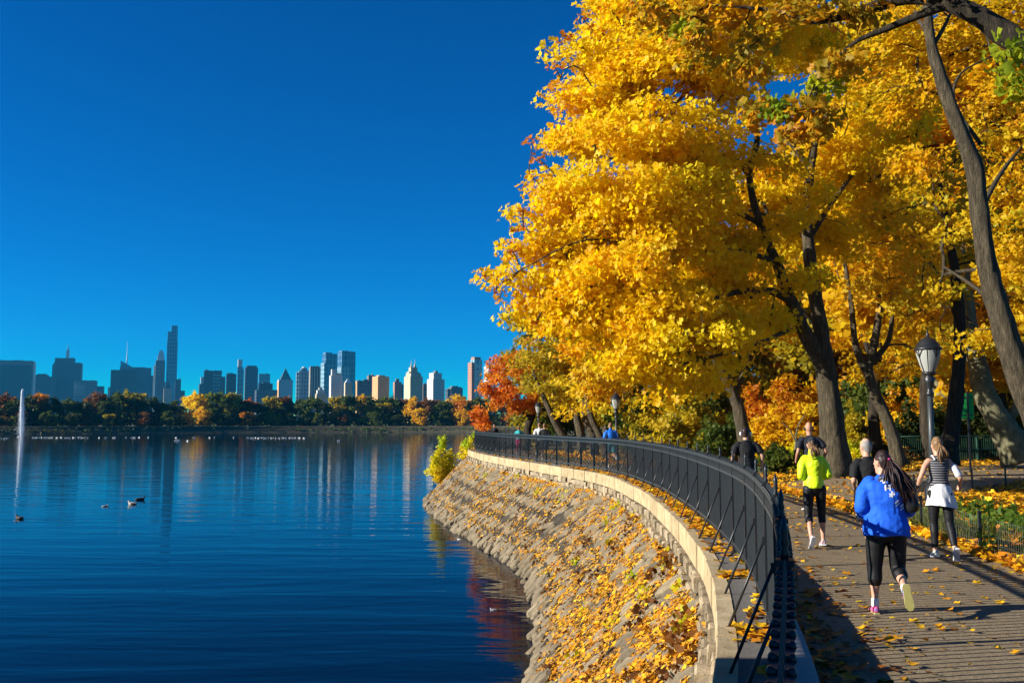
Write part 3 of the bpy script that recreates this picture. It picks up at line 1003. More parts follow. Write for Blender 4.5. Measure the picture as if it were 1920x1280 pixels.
# --- background trees: three builds copied about, each with its own leaf colour
def template_tree(seed, H, Wd, ncl, per, size, trunk_h=.35, crad=.9, low=.2):
    r = np.random.default_rng(seed)
    tr = [[(0, 0, -.1, H * .022), (r.normal() * .2, r.normal() * .2, H * .2, H * .018), (r.normal() * .4, r.normal() * .4, H * .45, H * .013), (r.normal() * .6, r.normal() * .6, H * .7, H * .007), (r.normal() * .6, r.normal() * .6, H * .92, H * .003)]]
    for q in range(4):
        a = q * 1.6 + r.uniform(0, .8)
        z0 = H * r.uniform(.2, .45)
        tr.append([(0, 0, z0, H * .009), (math.cos(a) * Wd * .3, math.sin(a) * Wd * .3, z0 + H * .16, H * .006), (math.cos(a) * Wd * .6, math.sin(a) * Wd * .6, z0 + H * .25, H * .003)])
    cl = []
    for q in range(13):
        z = H * r.uniform(low, .93)
        w_ = Wd * math.sin(math.pi * min(1, max(.12, (z / H - low + .12) / (1.12 - low)))) ** .7
        a = r.uniform(0, 6.28)
        cl.append(((math.cos(a) * w_ * r.uniform(.3, .8), math.sin(a) * w_ * r.uniform(.3, .8), z), r.uniform(.28, .45) * Wd))
    cs = []
    for c, rad in cl:
        n = max(3, ncl // 13)
        d_ = r.normal(size=(n, 3)); d_ /= np.linalg.norm(d_, axis=1, keepdims=True)
        q = d_ * (.4 + .6 * r.uniform(0, 1, (n, 1))) * rad
        q[:, 2] *= .8
        cs.append(np.array(c) + q)
    cs = np.concatenate(cs)
    cs[:, 2] = np.maximum(cs[:, 2], H * low * .6)
    A, rad, tc, ch = grow(tr, cs, seed, H * .0012, rmax=H * .006)
    return wood_mesh(A, rad, tc, ch, 8, 3), crown_mesh(cs, per, crad, size, seed, .65, .5, None, KITE_SHAPE, KITE_F)


BT = [template_tree(101, 15, 5.5, 150, 75, .30), template_tree(102, 17, 6.5, 170, 75, .32), template_tree(103, 12, 5.0, 130, 75, .28, low=.12), template_tree(104, 14, 5.0, 150, 60, .30, low=.25)]


def copy_tree(tmpl, name, label, cat, loc, k, rz, leafm, bark, group=None, kz=1.0):
    root = tag(empty(name, loc, rz), label, cat, group)
    root.scale = (k, k, k * kz)
    link('trunk', tmpl[0], bark, root)
    link('crown', tmpl[1], leafm, root)
    return root


BACK = [  # px, depth, template, scale, palette, label
    (1015, 78, 0, .80, 'olive', 'olive green tree rising behind the red tree'),
    (1060, 84, 2, .95, 'golden', 'golden tree behind the far left end of the grove'),
    (1115, 74, 1, .72, 'olive', 'dusky olive tree behind the middle of the grove'),
    (1175, 70, 0, .85, 'golden', 'golden tree behind the smaller lamp post'),
    (1235, 62, 3, .85, 'olive', 'dull olive tree right of the smaller lamp post'),
    (1290, 66, 1, .85, 'olive', 'olive tree under the lowest yellow maple boughs'),
    (1345, 58, 2, .9, 'olive', 'olive tree seen left of the slim leaning trunk'),
    (1400, 76, 1, 1.0, 'golden', 'golden tree filling the gap above the man with headphones'),
    (1455, 62, 2, .85, 'orange', 'orange tree between the leaning trunk and the maple trunk'),
    (1500, 74, 0, 1.1, 'olive', 'tall olive tree directly behind the forked maple trunk'),
    (1560, 58, 3, 1.0, 'olive', 'olive tree just right of the maple trunk'),
    (1610, 70, 1, 1.15, 'olive', 'olive tree behind the low forking brown tree'),
    (1660, 54, 2, .95, 'green', 'low green tree right of the low forking brown tree'),
    (1715, 64, 0, 1.2, 'dark_green', 'dark green tree left of the large lamp'),
    (1760, 76, 1, 1.3, 'golden', 'tall golden tree far behind the large lamp'),
    (1810, 58, 3, 1.1, 'olive', 'olive tree behind the green sign'),
    (1850, 66, 0, 1.2, 'golden', 'golden tree behind the pale mottled trunk'),
    (1900, 54, 2, 1.15, 'dark_green', 'dark green tree at the right edge beyond the side path'),
    (1950, 62, 1, 1.2, 'golden', 'golden tree at the far right edge behind the side path'),
    (1560, 90, 1, 1.5, 'golden', 'very tall golden tree showing over the maple trunk'),
    (1690, 86, 1, 1.55, 'yellow', 'very tall yellow tree high behind the large lamp'),
    (1840, 82, 1, 1.5, 'golden', 'very tall golden tree high behind the bending trunk'),
    (1980, 80, 0, 1.6, 'olive', 'very tall olive tree beyond the right edge'),
    (1640, 46, 3, .95, 'golden', 'bright golden tree above the older man in black'),
    (1740, 44, 3, 1.05, 'golden', 'bright golden tree right behind the lamp head'),
    (1880, 46, 3, 1.15, 'golden', 'bright golden tree behind the bending trunk'),
    (1520, 68, 1, 1.25, 'golden', 'tall golden tree straight behind the maple fork'),
    (1630, 60, 1, 1.3, 'golden', 'tall golden tree between the maple and the lamp'),
    (1700, 58, 1, 1.4, 'yellow', 'tall yellow tree above the lamp head'),
    (1790, 54, 1, 1.4, 'golden', 'tall golden tree left of the bending trunk'),
    (1900, 52, 1, 1.45, 'golden', 'tall golden tree right of the bending trunk'),
    (1990, 44, 1, 1.3, 'golden', 'tall golden tree past the right edge'),
    (1790, 74, 1, 1.9, 'golden', 'highest golden tree filling the upper right sky'),
    (1880, 70, 1, 1.9, 'yellow', 'highest yellow tree filling the upper right sky'),
    (1990, 66, 1, 1.8, 'golden', 'highest golden tree at the upper right corner'),
    (1680, 100, 1, 1.9, 'yellow', 'very high yellow tree far behind the lamp'),
]
for i, (px, Y, ti, k_, pal, lb) in enumerate(BACK):
    x = (px - 960) / FPX * Y
    copy_tree(BT[ti], 'autumn_tree', lb, 'tree', (x, Y, 0), k_ * random.uniform(.95, 1.05), random.uniform(0, 6.28), LEAF[pal], M['bark_dark'], 'autumn trees filling the park behind the path')

# --- shrubs of the understory
def template_shrub(seed, H, Wd):
    r = np.random.default_rng(seed)
    cs = r.normal(size=(46, 3)); cs /= np.linalg.norm(cs, axis=1, keepdims=True)
    cs *= r.uniform(.35, 1, (46, 1))
    cs = cs * np.array([Wd, Wd, H * .5]) + np.array([0, 0, H * .55])
    cs[:, 2] = np.maximum(cs[:, 2], .12 * H)
    tr = [[(0, 0, -.05, .05), (.05, .02, H * .2, .035), (.1 * r.normal(), .1 * r.normal(), H * .5, .015)]]
    for q in range(4):
        a = q * 1.57 + r.uniform(0, 1)
        tr.append([(0, 0, 0, .03), (math.cos(a) * Wd * .25, math.sin(a) * Wd * .25, H * .3, .02), (math.cos(a) * Wd * .5, math.sin(a) * Wd * .5, H * .55, .008)])
    A, rad, tc, ch = grow(tr, cs, seed, .006, rmax=.02)
    return wood_mesh(A, rad, tc, ch, 6, 3, False), crown_mesh(cs, 70, .42, .17, seed, .8, .6, None, KITE_SHAPE, KITE_F)


BS = [template_shrub(201, 2.6, 1.5), template_shrub(202, 3.4, 1.7), template_shrub(203, 1.8, 1.5)]
SHR = [(1172, 52, 1, 1.0, 'olive', 'olive bush right behind the smaller lamp post'), (1205, 47, 1, 1.1, 'green', 'tall mid green bush right of the smaller lamp post'),
       (1245, 44, 1, 1.05, 'olive', 'olive bush behind the middle of the iron fence'), (1262, 48, 1, 1.4, 'orange', 'orange tinted bush rising behind the olive bushes'),
       (1290, 42, 1, 1.0, 'olive', 'olive bush left of the slim leaning trunk'), (1325, 45, 1, 1.2, 'green', 'green bush behind the slim leaning trunk'),
       (1350, 39, 0, .8, 'green', 'low green bush left of the man with headphones'), (1432, 44, 1, 1.1, 'orange', 'orange bush right of the slim leaning trunk'),
       (1465, 41, 0, 1.0, 'golden', 'golden bush above the bald man'), (1500, 45, 1, 1.2, 'golden', 'larger golden bush left of the maple trunk'),
       (1452, 34, 2, .55, 'green', 'small leafy green plant between the two men in black'), (1478, 36, 2, .55, 'lime', 'small yellow green plant beside the bald man'),
       (1620, 52, 1, 1.0, 'olive', 'olive bush behind the low forking brown tree'), (1700, 50, 1, 1.1, 'golden', 'golden bush left of the large lamp post'),
       (1730, 47, 0, 1.1, 'dark_green', 'dark bush in shade behind the green railing'), (1840, 48, 0, 1.2, 'dark_green', 'dark bush behind the green sign post'),
       (1895, 50, 1, 1.2, 'olive', 'olive bush behind the pale mottled trunk'), (1660, 58, 0, 1.2, 'golden', 'small golden bush far across the grass'),
       (1590, 40, 2, .6, 'lime', 'low yellow green plant right of the maple foot'), (1010, 72, 0, 1.1, 'olive', 'olive bush at the far end of the path'),
       (1050, 66, 1, 1.0, 'green', 'green bush between the grove trunks')]
for px, Y, ti, k_, pal, lb in SHR:
    x = (px - 960) / FPX * Y
    copy_tree(BS[ti], 'shrub', lb, 'shrub', (x, Y, .02 if Y > 40 else lawn_h(x, Y)), k_, random.uniform(0, 6.28), LEAF[pal], M['bark_dark'], 'bushes under the park trees')
# bright bush at the water's edge and its lower neighbour
p = slope_pt(S66 - 3.0, .72)
def plume(seed, stems):
    r = np.random.default_rng(seed)
    cs, tr = [], []
    for (dx, dy, h, w_) in stems:
        tr.append([(dx * .3, dy * .3, -.2, .03), (dx * .7, dy * .7, h * .5, .02), (dx, dy, h, .006)])
        for q in range(int(h * 9)):
            z = h * (q + .5) / (h * 9)
            wq = w_ * (1 - (z / h) ** 1.5) + .08
            cs.append((dx * (.4 + .6 * z / h) + r.normal() * wq * .6, dy * (.4 + .6 * z / h) + r.normal() * wq * .6, z + .15))
    cs = np.array(cs)
    A, rad, tc, ch = grow(tr, cs, seed, .005, rmax=.02)
    hmax = cs[:, 2].max()
    return wood_mesh(A, rad, tc, ch, 5, 3, False), crown_mesh(cs, 70, .30, .125, seed, 1.0, .6, lambda P: (P[:, 2] / hmax - .55) * .7, KITE_SHAPE, KITE_F)
pl = plume(301, [(0, 0, 3.0, .45), (-.75, -.3, 1.7, .4), (.7, .2, 2.1, .35), (-.3, .4, 1.6, .5), (.3, -.4, 1.3, .6)])
copy_tree(pl, 'shrub', 'bright yellow and lime bush growing on the bank at the water', 'shrub', (p.x, p.y, p.z), .98, .4, LEAF['lime'], M['bark'])
p = slope_pt(S66 + 1.2, .3)
pl2 = plume(302, [(0, 0, 1.5, .6), (-.7, .3, 1.2, .5), (.7, -.3, 1.4, .5), (.2, .8, 1.9, .4)])
copy_tree(pl2, 'shrub', 'lower yellow bush against the wall at the tip of the headland', 'shrub', (p.x, p.y, p.z), 1.0, 0, LEAF['lime'], M['bark'])
# ------------------------------------------------------------------ skyline
def facade(name, wall, glass, fh=3.6, ww=3.0, mortar=.28, rough=.35, spec=.5, metal=0.0):
    """window grid: floors and bays as material, the walls are kilometres away"""
    m, t, b = principled(name)
    c = t.nodes.new('ShaderNodeTexCoord')
    sx = t.nodes.new('ShaderNodeSeparateXYZ'); t.links.new(c.outputs['Object'], sx.inputs[0])
    ad = t.nodes.new('ShaderNodeMath'); t.links.new(sx.outputs[0], ad.inputs[0]); t.links.new(sx.outputs[1], ad.inputs[1])
    cb = t.nodes.new('ShaderNodeCombineXYZ'); t.links.new(ad.outputs[0], cb.inputs[0]); t.links.new(sx.outputs[2], cb.inputs[1])
    bt_ = t.nodes.new('ShaderNodeTexBrick')
    bt_.offset = 0
    bt_.inputs['Scale'].default_value = 1
    bt_.inputs['Brick Width'].default_value = ww
    bt_.inputs['Row Height'].default_value = fh
    bt_.inputs['Mortar Size'].default_value = mortar * min(fh, ww)
    bt_.inputs['Mortar Smooth'].default_value = .1
    bt_.inputs['Color1'].default_value = (*glass, 1)
    bt_.inputs['Color2'].default_value = (*[g_ * .7 for g_ in glass], 1)
    bt_.inputs['Mortar'].default_value = (*wall, 1)
    t.links.new(cb.outputs[0], bt_.inputs['Vector'])
    n = noise_tex(t, .012, 4, .6, c.outputs['Object'])
    r = ramp(t, [(.3, (.78, .78, .78)), (.7, (1.12, 1.12, 1.12))])
    t.links.new(n.outputs['Fac'], r.inputs[0])
    t.links.new(mix(t, bt_.outputs['Color'], r.outputs[0], 1.0, 'MULTIPLY'), b.inputs['Base Color'])
    b.inputs['Roughness'].default_value = rough
    b.inputs['Specular IOR Level'].default_value = spec
    b.inputs['Metallic'].default_value = metal
    return m


FA = {
    'black': facade('facade_black_glass', (.03, .04, .05), (.006, .010, .016), 4, 6, .3, .3),
    'slate': facade('facade_slate', (.085, .10, .12), (.012, .02, .032), 7, 6, .35, .35),
    'grey': facade('facade_grey', (.17, .17, .17), (.03, .045, .06), 7, 5, .4, .5),
    'glass': facade('facade_blue_glass', (.12, .20, .30), (.03, .09, .18), 12, 7, .22, .12, .8),
    'pale_glass': facade('facade_pale_glass', (.30, .42, .46), (.08, .17, .23), 8, 6, .28, .18, .8),
    'band': facade('facade_banded', (.30, .34, .36), (.03, .05, .07), 4.2, 60, .35, .3),
    'stripe': facade('facade_striped', (.55, .50, .40), (.06, .06, .06), 200, 5, .22, .6),
    'white': facade('facade_white', (.66, .63, .56), (.16, .18, .20), 3.6, 40, .45, .7),
    'beige': facade('facade_beige', (.52, .42, .28), (.16, .13, .10), 3.6, 3.4, .52, .8),
    'stone': facade('facade_limestone', (.55, .45, .30), (.20, .16, .12), 3.6, 3.0, .5, .8),
    'orange': facade('facade_orange_brick', (.60, .33, .14), (.22, .13, .08), 3.4, 9, .55, .85),
    'brick': facade('facade_red_brick', (.40, .20, .13), (.10, .10, .12), 3.4, 7, .45, .8),
    'brown': facade('facade_brown', (.22, .15, .11), (.06, .06, .07), 3.4, 4, .5, .8),
}
M['roof_metal'] = speckle('roof_copper', [(.05, .085, .085), (.08, .13, .125)], .2, .6, 0)
M['white_metal'] = speckle('white_spire', [(.62, .62, .60), (.72, .72, .70)], .5, .5, 0)
M['dark_metal'] = speckle('dark_mast', [(.05, .06, .07), (.09, .10, .11)], .5, .5, 0)
GRID_ROT = R(22)
SKY = []


def bld(label, Y, x0, x1, fac, parts, depth=.8, rot=GRID_ROT, cat='building', name='tower_block', short=None, base_z=0.0):
    """parts: (name, kind, px0, px1, ytop, ybottom or None, material, extra); the first is the body"""
    pc = (x0 + x1) / 2
    al = math.atan((pc - 960) / FPX)
    rel = rot + al
    ca, sa = math.cos(rel), abs(math.sin(rel))
    wproj = (x1 - x0) * Y / FPX * math.cos(al)
    a = wproj / (ca + depth * sa)
    c = W(pc, 792, Y)
    root = tag(empty(name, (c.x, c.y, base_z), rot), label, cat)
    k = a / ((x1 - x0))                    # metres of facade per pixel of the photograph
    SKY.append((pc, short or label))
    def zpx(py): return W(pc, py, Y).z - base_z
    for pn, kind, p0, p1, yt, yb, mt, ex in parts:
        m = FA.get(mt) or M[mt]
        lx0, lx1 = (p0 - pc) * k, (p1 - pc) * k
        dp = ex.get('depth', min(1.0, (lx1 - lx0) / a)) * a * depth
        dy = ex.get('dy', 0) * a
        z0 = 0 if yb is None else zpx(yb)
        z1 = zpx(yt)
        q = MB()
        if kind == 'box':
            q.box(lx0, lx1, -dp / 2 + dy, dp / 2 + dy, z0, z1)
        elif kind == 'taper':
            q.taper(lx0, lx1, -dp / 2 + dy, dp / 2 + dy, z0, z1, ex.get('k', .02))
        elif kind == 'spire':
            r_ = (lx1 - lx0) / 2; cx = (lx0 + lx1) / 2
            q.lathe([(r_, z0), (r_ * .8, z0 + (z1 - z0) * .3), (r_ * .35, z0 + (z1 - z0) * .45), (r_ * .1, z1)], 8, (cx, dy, 0))
        elif kind == 'wedge':
            sgn = ex.get('high', -1)
            zl, zr = (z1, z0 + .5) if sgn < 0 else (z0 + .5, z1)
            q.add([(lx0, -dp / 2, z0), (lx1, -dp / 2, z0), (lx1, dp / 2, z0), (lx0, dp / 2, z0), (lx0, -dp / 2, zl), (lx1, -dp / 2, zr), (lx1, dp / 2, zr), (lx0, dp / 2, zl)],
                  ((0, 3, 2, 1), (4, 5, 6, 7), (0, 1, 5, 4), (1, 2, 6, 5), (2, 3, 7, 6), (3, 0, 4, 7)))
        elif kind == 'vault':
            n = 8; cx = (lx0 + lx1) / 2; r_ = (lx1 - lx0) / 2
            vs = []
            for s_ in (-1, 1):
                for i in range(n + 1):
                    an = math.pi * i / n
                    vs.append((cx - r_ * math.cos(an), s_ * dp / 2, z0 + (z1 - z0) * math.sin(an)))
            fs = [(i, i + 1, n + 2 + i, n + 1 + i) for i in range(n)] + [tuple(range(n, -1, -1)), tuple(range(n + 1, 2 * n + 2))]
            q.add(vs, fs)
        elif kind == 'dome':
            r_ = (lx1 - lx0) / 2; cx = (lx0 + lx1) / 2; h = z1 - z0
            q.lathe([(r_, z0), (r_ * .95, z0 + h * .35), (r_ * .7, z0 + h * .7), (r_ * .3, z0 + h * .95), (.05, z1)], 12, (cx, dy, 0))
        elif kind == 'bands':
            n = ex['n']
            for i in range(n):
                za = z0 + (z1 - z0) * (i + .25) / n; zb = z0 + (z1 - z0) * (i + .6) / n
                q2 = MB().box(lx0 - .3, lx1 + .3, -dp / 2 - .3, dp / 2 + .3, za, zb)
                q2.build(pn, m, root)
            continue
        elif kind == 'fins':
            n = ex['n']
            for i in range(n):
                xa = lx0 + (lx1 - lx0) * (i + .2) / n; xb = lx0 + (lx1 - lx0) * (i + .8) / n
                MB().box(xa, xb, -dp / 2 - .8, -dp / 2 + .2, z0, z1).build(pn, m, root)
            continue
        q.build(pn, m, root)
    # roof plant: small sheds, tanks and a parapet on the main roof
    bp = next(p_ for p_ in parts if p_[0] == 'body')
    rz_ = random.Random(int(x0 * 7 + Y))
    zt = zpx(bp[4]); bx0, bx1 = (bp[2] - pc) * k, (bp[3] - pc) * k
    wb = bx1 - bx0; db = bp[7].get('depth', min(1.0, wb / a)) * a * depth
    for i in range(rz_.randint(2, 4)):
        cx_ = rz_.uniform(bx0 + wb * .15, bx1 - wb * .15); w_ = wb * rz_.uniform(.05, .12); h_ = Y / FPX * rz_.uniform(.8, 2.6)
        cy_ = rz_.uniform(-db * .3, db * .3)
        if rz_.random() < .35: MB().lathe([(w_ * .5, zt), (w_ * .5, zt + h_), (w_ * .1, zt + h_ * 1.4)], 8, (cx_, cy_, 0)).build('water_tank', M['dark_metal'], root)
        else: MB().box(cx_ - w_, cx_ + w_, cy_ - w_, cy_ + w_, zt, zt + h_).build('roof_unit', FA['grey'], root)
    if bp[6] not in ('stripe', 'band') and wb > 25:
        npier = max(3, int(wb / 12))
        for i in range(npier + 1):
            xx = bx0 + wb * i / npier
            MB().box(xx - .5, xx + .5, -db / 2 - .6, -db / 2 + .2, 0, zt - .4).build('pier', m if False else FA.get(bp[6], FA['grey']), root)
    return root


B = 'box'
bld('broad black glass slab with a pale roof band at the left edge', 2700, -6, 62, 'black', [('body', B, -6, 62, 686, None, 'black', {}), ('roof_band', B, -6.5, 62.5, 677, 686, 'grey', {'depth': 1.02}), ('edge_pier', B, 60, 63.4, 677.5, None, 'white', {'depth': 1.0}), ('roof_box', B, 20, 40, 675.5, 677, 'slate', {'depth': .4})], rot=R(22), short='black slab tower at the left edge')
bld('low dark block right of the black glass slab', 2600, 63, 101, 'slate', [('body', B, 63, 88, 703, None, 'slate', {}), ('wing', B, 84, 101, 706, None, 'slate', {'depth': .6}), ('roof_box', B, 66, 84, 701, 703, 'slate', {'depth': .5})], short='low block beside the black slab')
bld('wide grey stepped tower with a tall mast on its crown', 2800, 94, 152, 'grey', [('body', B, 97, 152, 681, None, 'slate', {}), ('shoulder', B, 94, 100, 684, None, 'slate', {'depth': .9}), ('crown', B, 98, 137, 672, 681, 'slate', {'depth': .7}), ('mast_base', B, 118.5, 125, 657, 672, 'white_metal', {'depth': .12}), ('mast', 'spire', 120.5, 123.5, 643, 657, 'dark_metal', {}), ('radio_dome', 'dome', 128.5, 132, 668.5, 672, 'white_metal', {})], short='stepped tower with a mast')
bld('low block with pale floor bands below the stepped mast tower', 2200, 136, 194, 'band', [('body', B, 136, 180, 714, None, 'band', {}), ('wing', B, 176, 194, 724, None, 'slate', {'depth': .7}), ('floor_band', 'bands', 136, 158, 718, 742, 'white', {'n': 6, 'depth': .82})], short='low banded block')
bld('plain dark slab left of the white needle spire', 2600, 205, 251, 'black', [('body', B, 205, 251, 694.5, None, 'black', {}), ('annex', B, 200, 209, 726, None, 'beige', {'depth': .3})], short='plain dark slab')
bld('dark glass tower with slanted crystal top and white needle spire', 2850, 222, 281, 'slate', [('body', B, 222, 280, 690, None, 'slate', {}), ('sloping_crown', 'wedge', 222.5, 247, 677, 690, 'glass', {'depth': .5}), ('spire', 'spire', 232.3, 235, 640, 684, 'white_metal', {}), ('low_wing', B, 270, 286, 704, None, 'slate', {'depth': .5})], short='white needle tower')
bld('slim tower with rounded pale top just left of the tallest skyscraper', 2500, 284, 306, 'pale_glass', [('body', B, 288, 306, 676, None, 'grey', {}), ('edge_fin', B, 284.5, 287.5, 685, None, 'white', {'depth': .3}), ('curved_crown', 'vault', 291, 305, 656, 676, 'white_metal', {'depth': .5}), ('floor_band', 'bands', 288, 297, 684, 720, 'stripe', {'n': 5, 'depth': .8})], short='slim round topped tower')
bld('tallest skyscraper of blue glass with a stepped top', 2900, 299, 328.5, 'glass', [('body', B, 308.5, 328.5, 640, None, 'glass', {}), ('upper_shaft', B, 316, 328, 612, 640, 'glass', {'depth': .55}), ('lower_shaft', B, 309, 316.2, 622, 640, 'glass', {'depth': .55}), ('podium', B, 300, 326, 716, None, 'pale_glass', {'depth': 1.05}), ('roof_screen', B, 316.4, 327.6, 610.5, 612, 'slate', {'depth': .5})], depth=.9, short='tallest skyscraper')
bld('small stepped blue grey block right of the tallest skyscraper', 2500, 326, 345, 'slate', [('body', B, 326, 337, 711, None, 'slate', {}), ('low_wing', B, 335, 345, 732, None, 'slate', {'depth': .6})], short='small stepped block')
bld('old stone tower with a pointed roof in front of the tallest skyscraper', 2300, 305, 320, 'beige', [('body', B, 305, 320, 728, None, 'beige', {}), ('pointed_roof', 'taper', 307, 318, 712, 728, 'roof_metal', {'k': .1, 'depth': .6})], short='pointed stone tower')
bld('twin dark slabs with cyan lit floor bands', 2300, 370, 421, 'black', [('body', B, 379, 396.5, 695, None, 'black', {}), ('second_slab', B, 397.5, 414, 694.5, None, 'slate', {}), ('low_wing', B, 370, 380, 720, None, 'slate', {'depth': .5}), ('roof_box', B, 373, 378.5, 707, 720, 'white', {'depth': .2}), ('side_wing', B, 413, 421, 706, None, 'slate', {'depth': .5}), ('floor_band', 'bands', 398, 413.5, 700, 738, 'pale_glass', {'n': 6, 'depth': .42})], short='twin dark slabs')
bld('narrow dark block left of the white capped tower', 2100, 421.5, 441, 'black', [('body', B, 421.5, 441, 701, None, 'black', {})], short='narrow dark block')
bld('slender blue tower capped by a bright white box', 2500, 442, 455, 'glass', [('body', B, 442, 453.5, 688, None, 'glass', {}), ('cap', B, 443, 451.5, 674, 688, 'white', {'depth': .7}), ('edge_pier', B, 453, 455, 692, None, 'slate', {'depth': .5})], short='white capped tower')
bld('dark rounded shoulder block right of the white capped tower', 2200, 456, 482, 'slate', [('body', B, 456, 481, 689, None, 'slate', {}), ('roof_step', B, 459, 479, 685.5, 689, 'slate', {'depth': .7})], short='dark shouldered block')
bld('pale blue glass block in the gap behind the low dark wings', 2900, 482, 504, 'glass', [('body', B, 482, 504, 701, None, 'glass', {})], short='pale blue glass block')
bld('low dark block left of the pyramid roofed tower', 1900, 476, 519, 'black', [('body', B, 482, 509, 719, None, 'black', {}), ('low_wing', B, 476, 519, 731, None, 'slate', {'depth': .9}), ('roof_box', B, 490, 500, 716, 719, 'slate', {'depth': .3})], short='low dark block')
bld('tower with a steep green pyramid roof and sunlit base', 2400, 518.5, 547, 'beige', [('body', B, 518.5, 547, 712, None, 'white', {}), ('pyramid_roof', 'taper', 522, 545, 691, 712, 'roof_metal', {'k': .05, 'depth': .8}), ('finial', 'spire', 532.6, 534.6, 686, 692, 'dark_metal', {}), ('corner_pier', B, 518, 521, 716, None, 'orange', {'depth': 1.02})], short='pyramid roofed tower')
bld('glass tower with rounded crown left of the striped slab', 1900, 552.5, 577.5, 'pale_glass', [('body', B, 557, 577.5, 695, None, 'pale_glass', {}), ('side_wing', B, 552.5, 558, 698, None, 'pale_glass', {'depth': .5}), ('crown', B, 562, 574, 690, 695, 'pale_glass', {'depth': .6}), ('dome', 'dome', 563.5, 572.5, 687, 690, 'white_metal', {})], short='round crowned glass tower')
bld('slab with sunlit vertical stripes left of the twin glass towers', 1850, 577.5, 599.5, 'stripe', [('body', B, 577.5, 599.5, 688, None, 'stripe', {}), ('pier', 'fins', 578, 599, 689, None, 'stripe', {'n': 6}), ('roof_box', B, 581, 596, 686.6, 688, 'slate', {'depth': .5})], short='striped slab')
bld('left of the twin glass towers with slanted sides', 1750, 602, 630.5, 'glass', [('body', B, 602, 630.5, 663.5, None, 'glass', {}), ('roof_screen', B, 603, 619, 661, 663.5, 'pale_glass', {'depth': .6}), ('podium', B, 598.5, 617, 681, None, 'pale_glass', {'depth': .9})], rot=R(34), short='left twin glass tower')
bld('right of the twin glass towers and the taller one', 1800, 631, 664, 'glass', [('body', B, 631, 664, 659.5, None, 'glass', {}), ('roof_screen', B, 632, 648, 658, 659.5, 'pale_glass', {'depth': .6}), ('podium', B, 629, 650, 688, None, 'pale_glass', {'depth': 1.03})], rot=R(34), short='right twin glass tower')
bld('white stepped apartment tower in front of the twin glass towers', 1500, 616, 641, 'white', [('body', B, 616, 641, 704, None, 'white', {}), ('upper_step', B, 618.5, 627, 692.5, 704, 'white', {'depth': .5}), ('setback', B, 627, 638, 699, 704, 'beige', {'depth': .6})], short='white stepped tower')
bld('pale tower with a gabled peak below the right twin glass tower', 1450, 644, 659, 'white', [('body', B, 644, 659, 717, None, 'beige', {}), ('gable', 'taper', 645, 658, 710, 717, 'white_metal', {'k': .25, 'depth': .9})], short='gabled pale tower')
bld('white low roofs of a small block left of the white stepped tower', 1350, 590, 612, 'white', [('body', B, 592, 608, 731, None, 'white', {}), ('roof_step', B, 596, 603, 726, 731, 'white', {'depth': .4}), ('low_wing', B, 590, 612, 738, None, 'beige', {'depth': .8})], short='small white roofed block')
bld('wide blue grey block left of the orange brick tower', 1500, 664, 697, 'slate', [('body', B, 664.5, 696, 714, None, 'slate', {}), ('roof_step', B, 680, 690, 711, 714, 'slate', {'depth': .4}), ('corner_pier', B, 664, 668, 714.5, None, 'orange', {'depth': .7})], short='wide blue grey block')
bld('brown block with rooftop tanks behind the orange brick tower', 1700, 687, 706, 'brown', [('body', B, 687, 706, 704.5, None, 'brown', {}), ('water_tank', 'dome', 695, 700, 700, 704.5, 'brown', {}), ('roof_box', B, 688, 694, 703, 704.5, 'brown', {'depth': .4})], short='brown tank block')
bld('orange brick apartment tower glowing in sunlight', 1350, 697, 729, 'orange', [('body', B, 697, 729, 706, None, 'orange', {}), ('roof_box', B, 704, 722, 703.5, 706, 'orange', {'depth': .5}), ('pier', 'fins', 698, 728, 707, None, 'orange', {'n': 4})], rot=R(40), short='orange brick tower')
bld('reddish narrow stepped block left of the twin spired building', 1500, 736, 757, 'brick', [('body', B, 736, 752, 716, None, 'brick', {}), ('upper_step', B, 740, 747, 710, 716, 'brown', {'depth': .4}), ('low_wing', B, 748, 757, 720, None, 'slate', {'depth': .5})], short='reddish stepped block')
bld('limestone apartment building with twin pointed towers', 1300, 757, 792, 'stone', [('body', B, 757, 792, 706, None, 'stone', {}), ('setback', B, 760, 789, 700, 706, 'stone', {'depth': .8}), ('tower', B, 764, 772, 689, 700, 'stone', {'depth': .35}), ('tower', B, 774, 782.5, 689, 700, 'stone', {'depth': .35}),
     ('spire', 'spire', 765.3, 771, 675, 689, 'beige', {}), ('spire', 'spire', 775.3, 781, 673, 689, 'beige', {}), ('shoulder', B, 783, 788, 697, 700, 'stone', {'depth': .4}), ('shoulder', B, 759, 764, 697, 700, 'stone', {'depth': .4})], rot=R(38), short='twin spired building')
bld('white terraced tower with a small mast right of the twin spires', 1350, 800, 834, 'white', [('body', B, 800, 833, 711, None, 'white', {}), ('upper_tier', B, 803.5, 827.5, 699.5, 711, 'white', {'depth': .7}), ('roof_box', B, 812, 820, 695.5, 699.5, 'grey', {'depth': .3}), ('mast', 'spire', 814.2, 816, 692, 695.5, 'dark_metal', {})], rot=R(38), short='white terraced tower')
bld('small brown block between the twin spires and the white terraced tower', 1600, 791, 801, 'brown', [('body', B, 791, 801, 721, None, 'brown', {}), ('roof_box', B, 794, 798, 718, 721, 'brown', {'depth': .4})], short='small brown block')
bld('low grey block with uneven roofs right of the white terraced tower', 1500, 833, 869, 'grey', [('body', B, 840, 868, 727, None, 'grey', {}), ('low_wing', B, 833, 842, 729, None, 'slate', {'depth': .6}), ('roof_box', B, 844, 858, 723.5, 727, 'grey', {'depth': .5}), ('roof_box', B, 861, 866, 725, 727, 'slate', {'depth': .3})], short='low grey block')
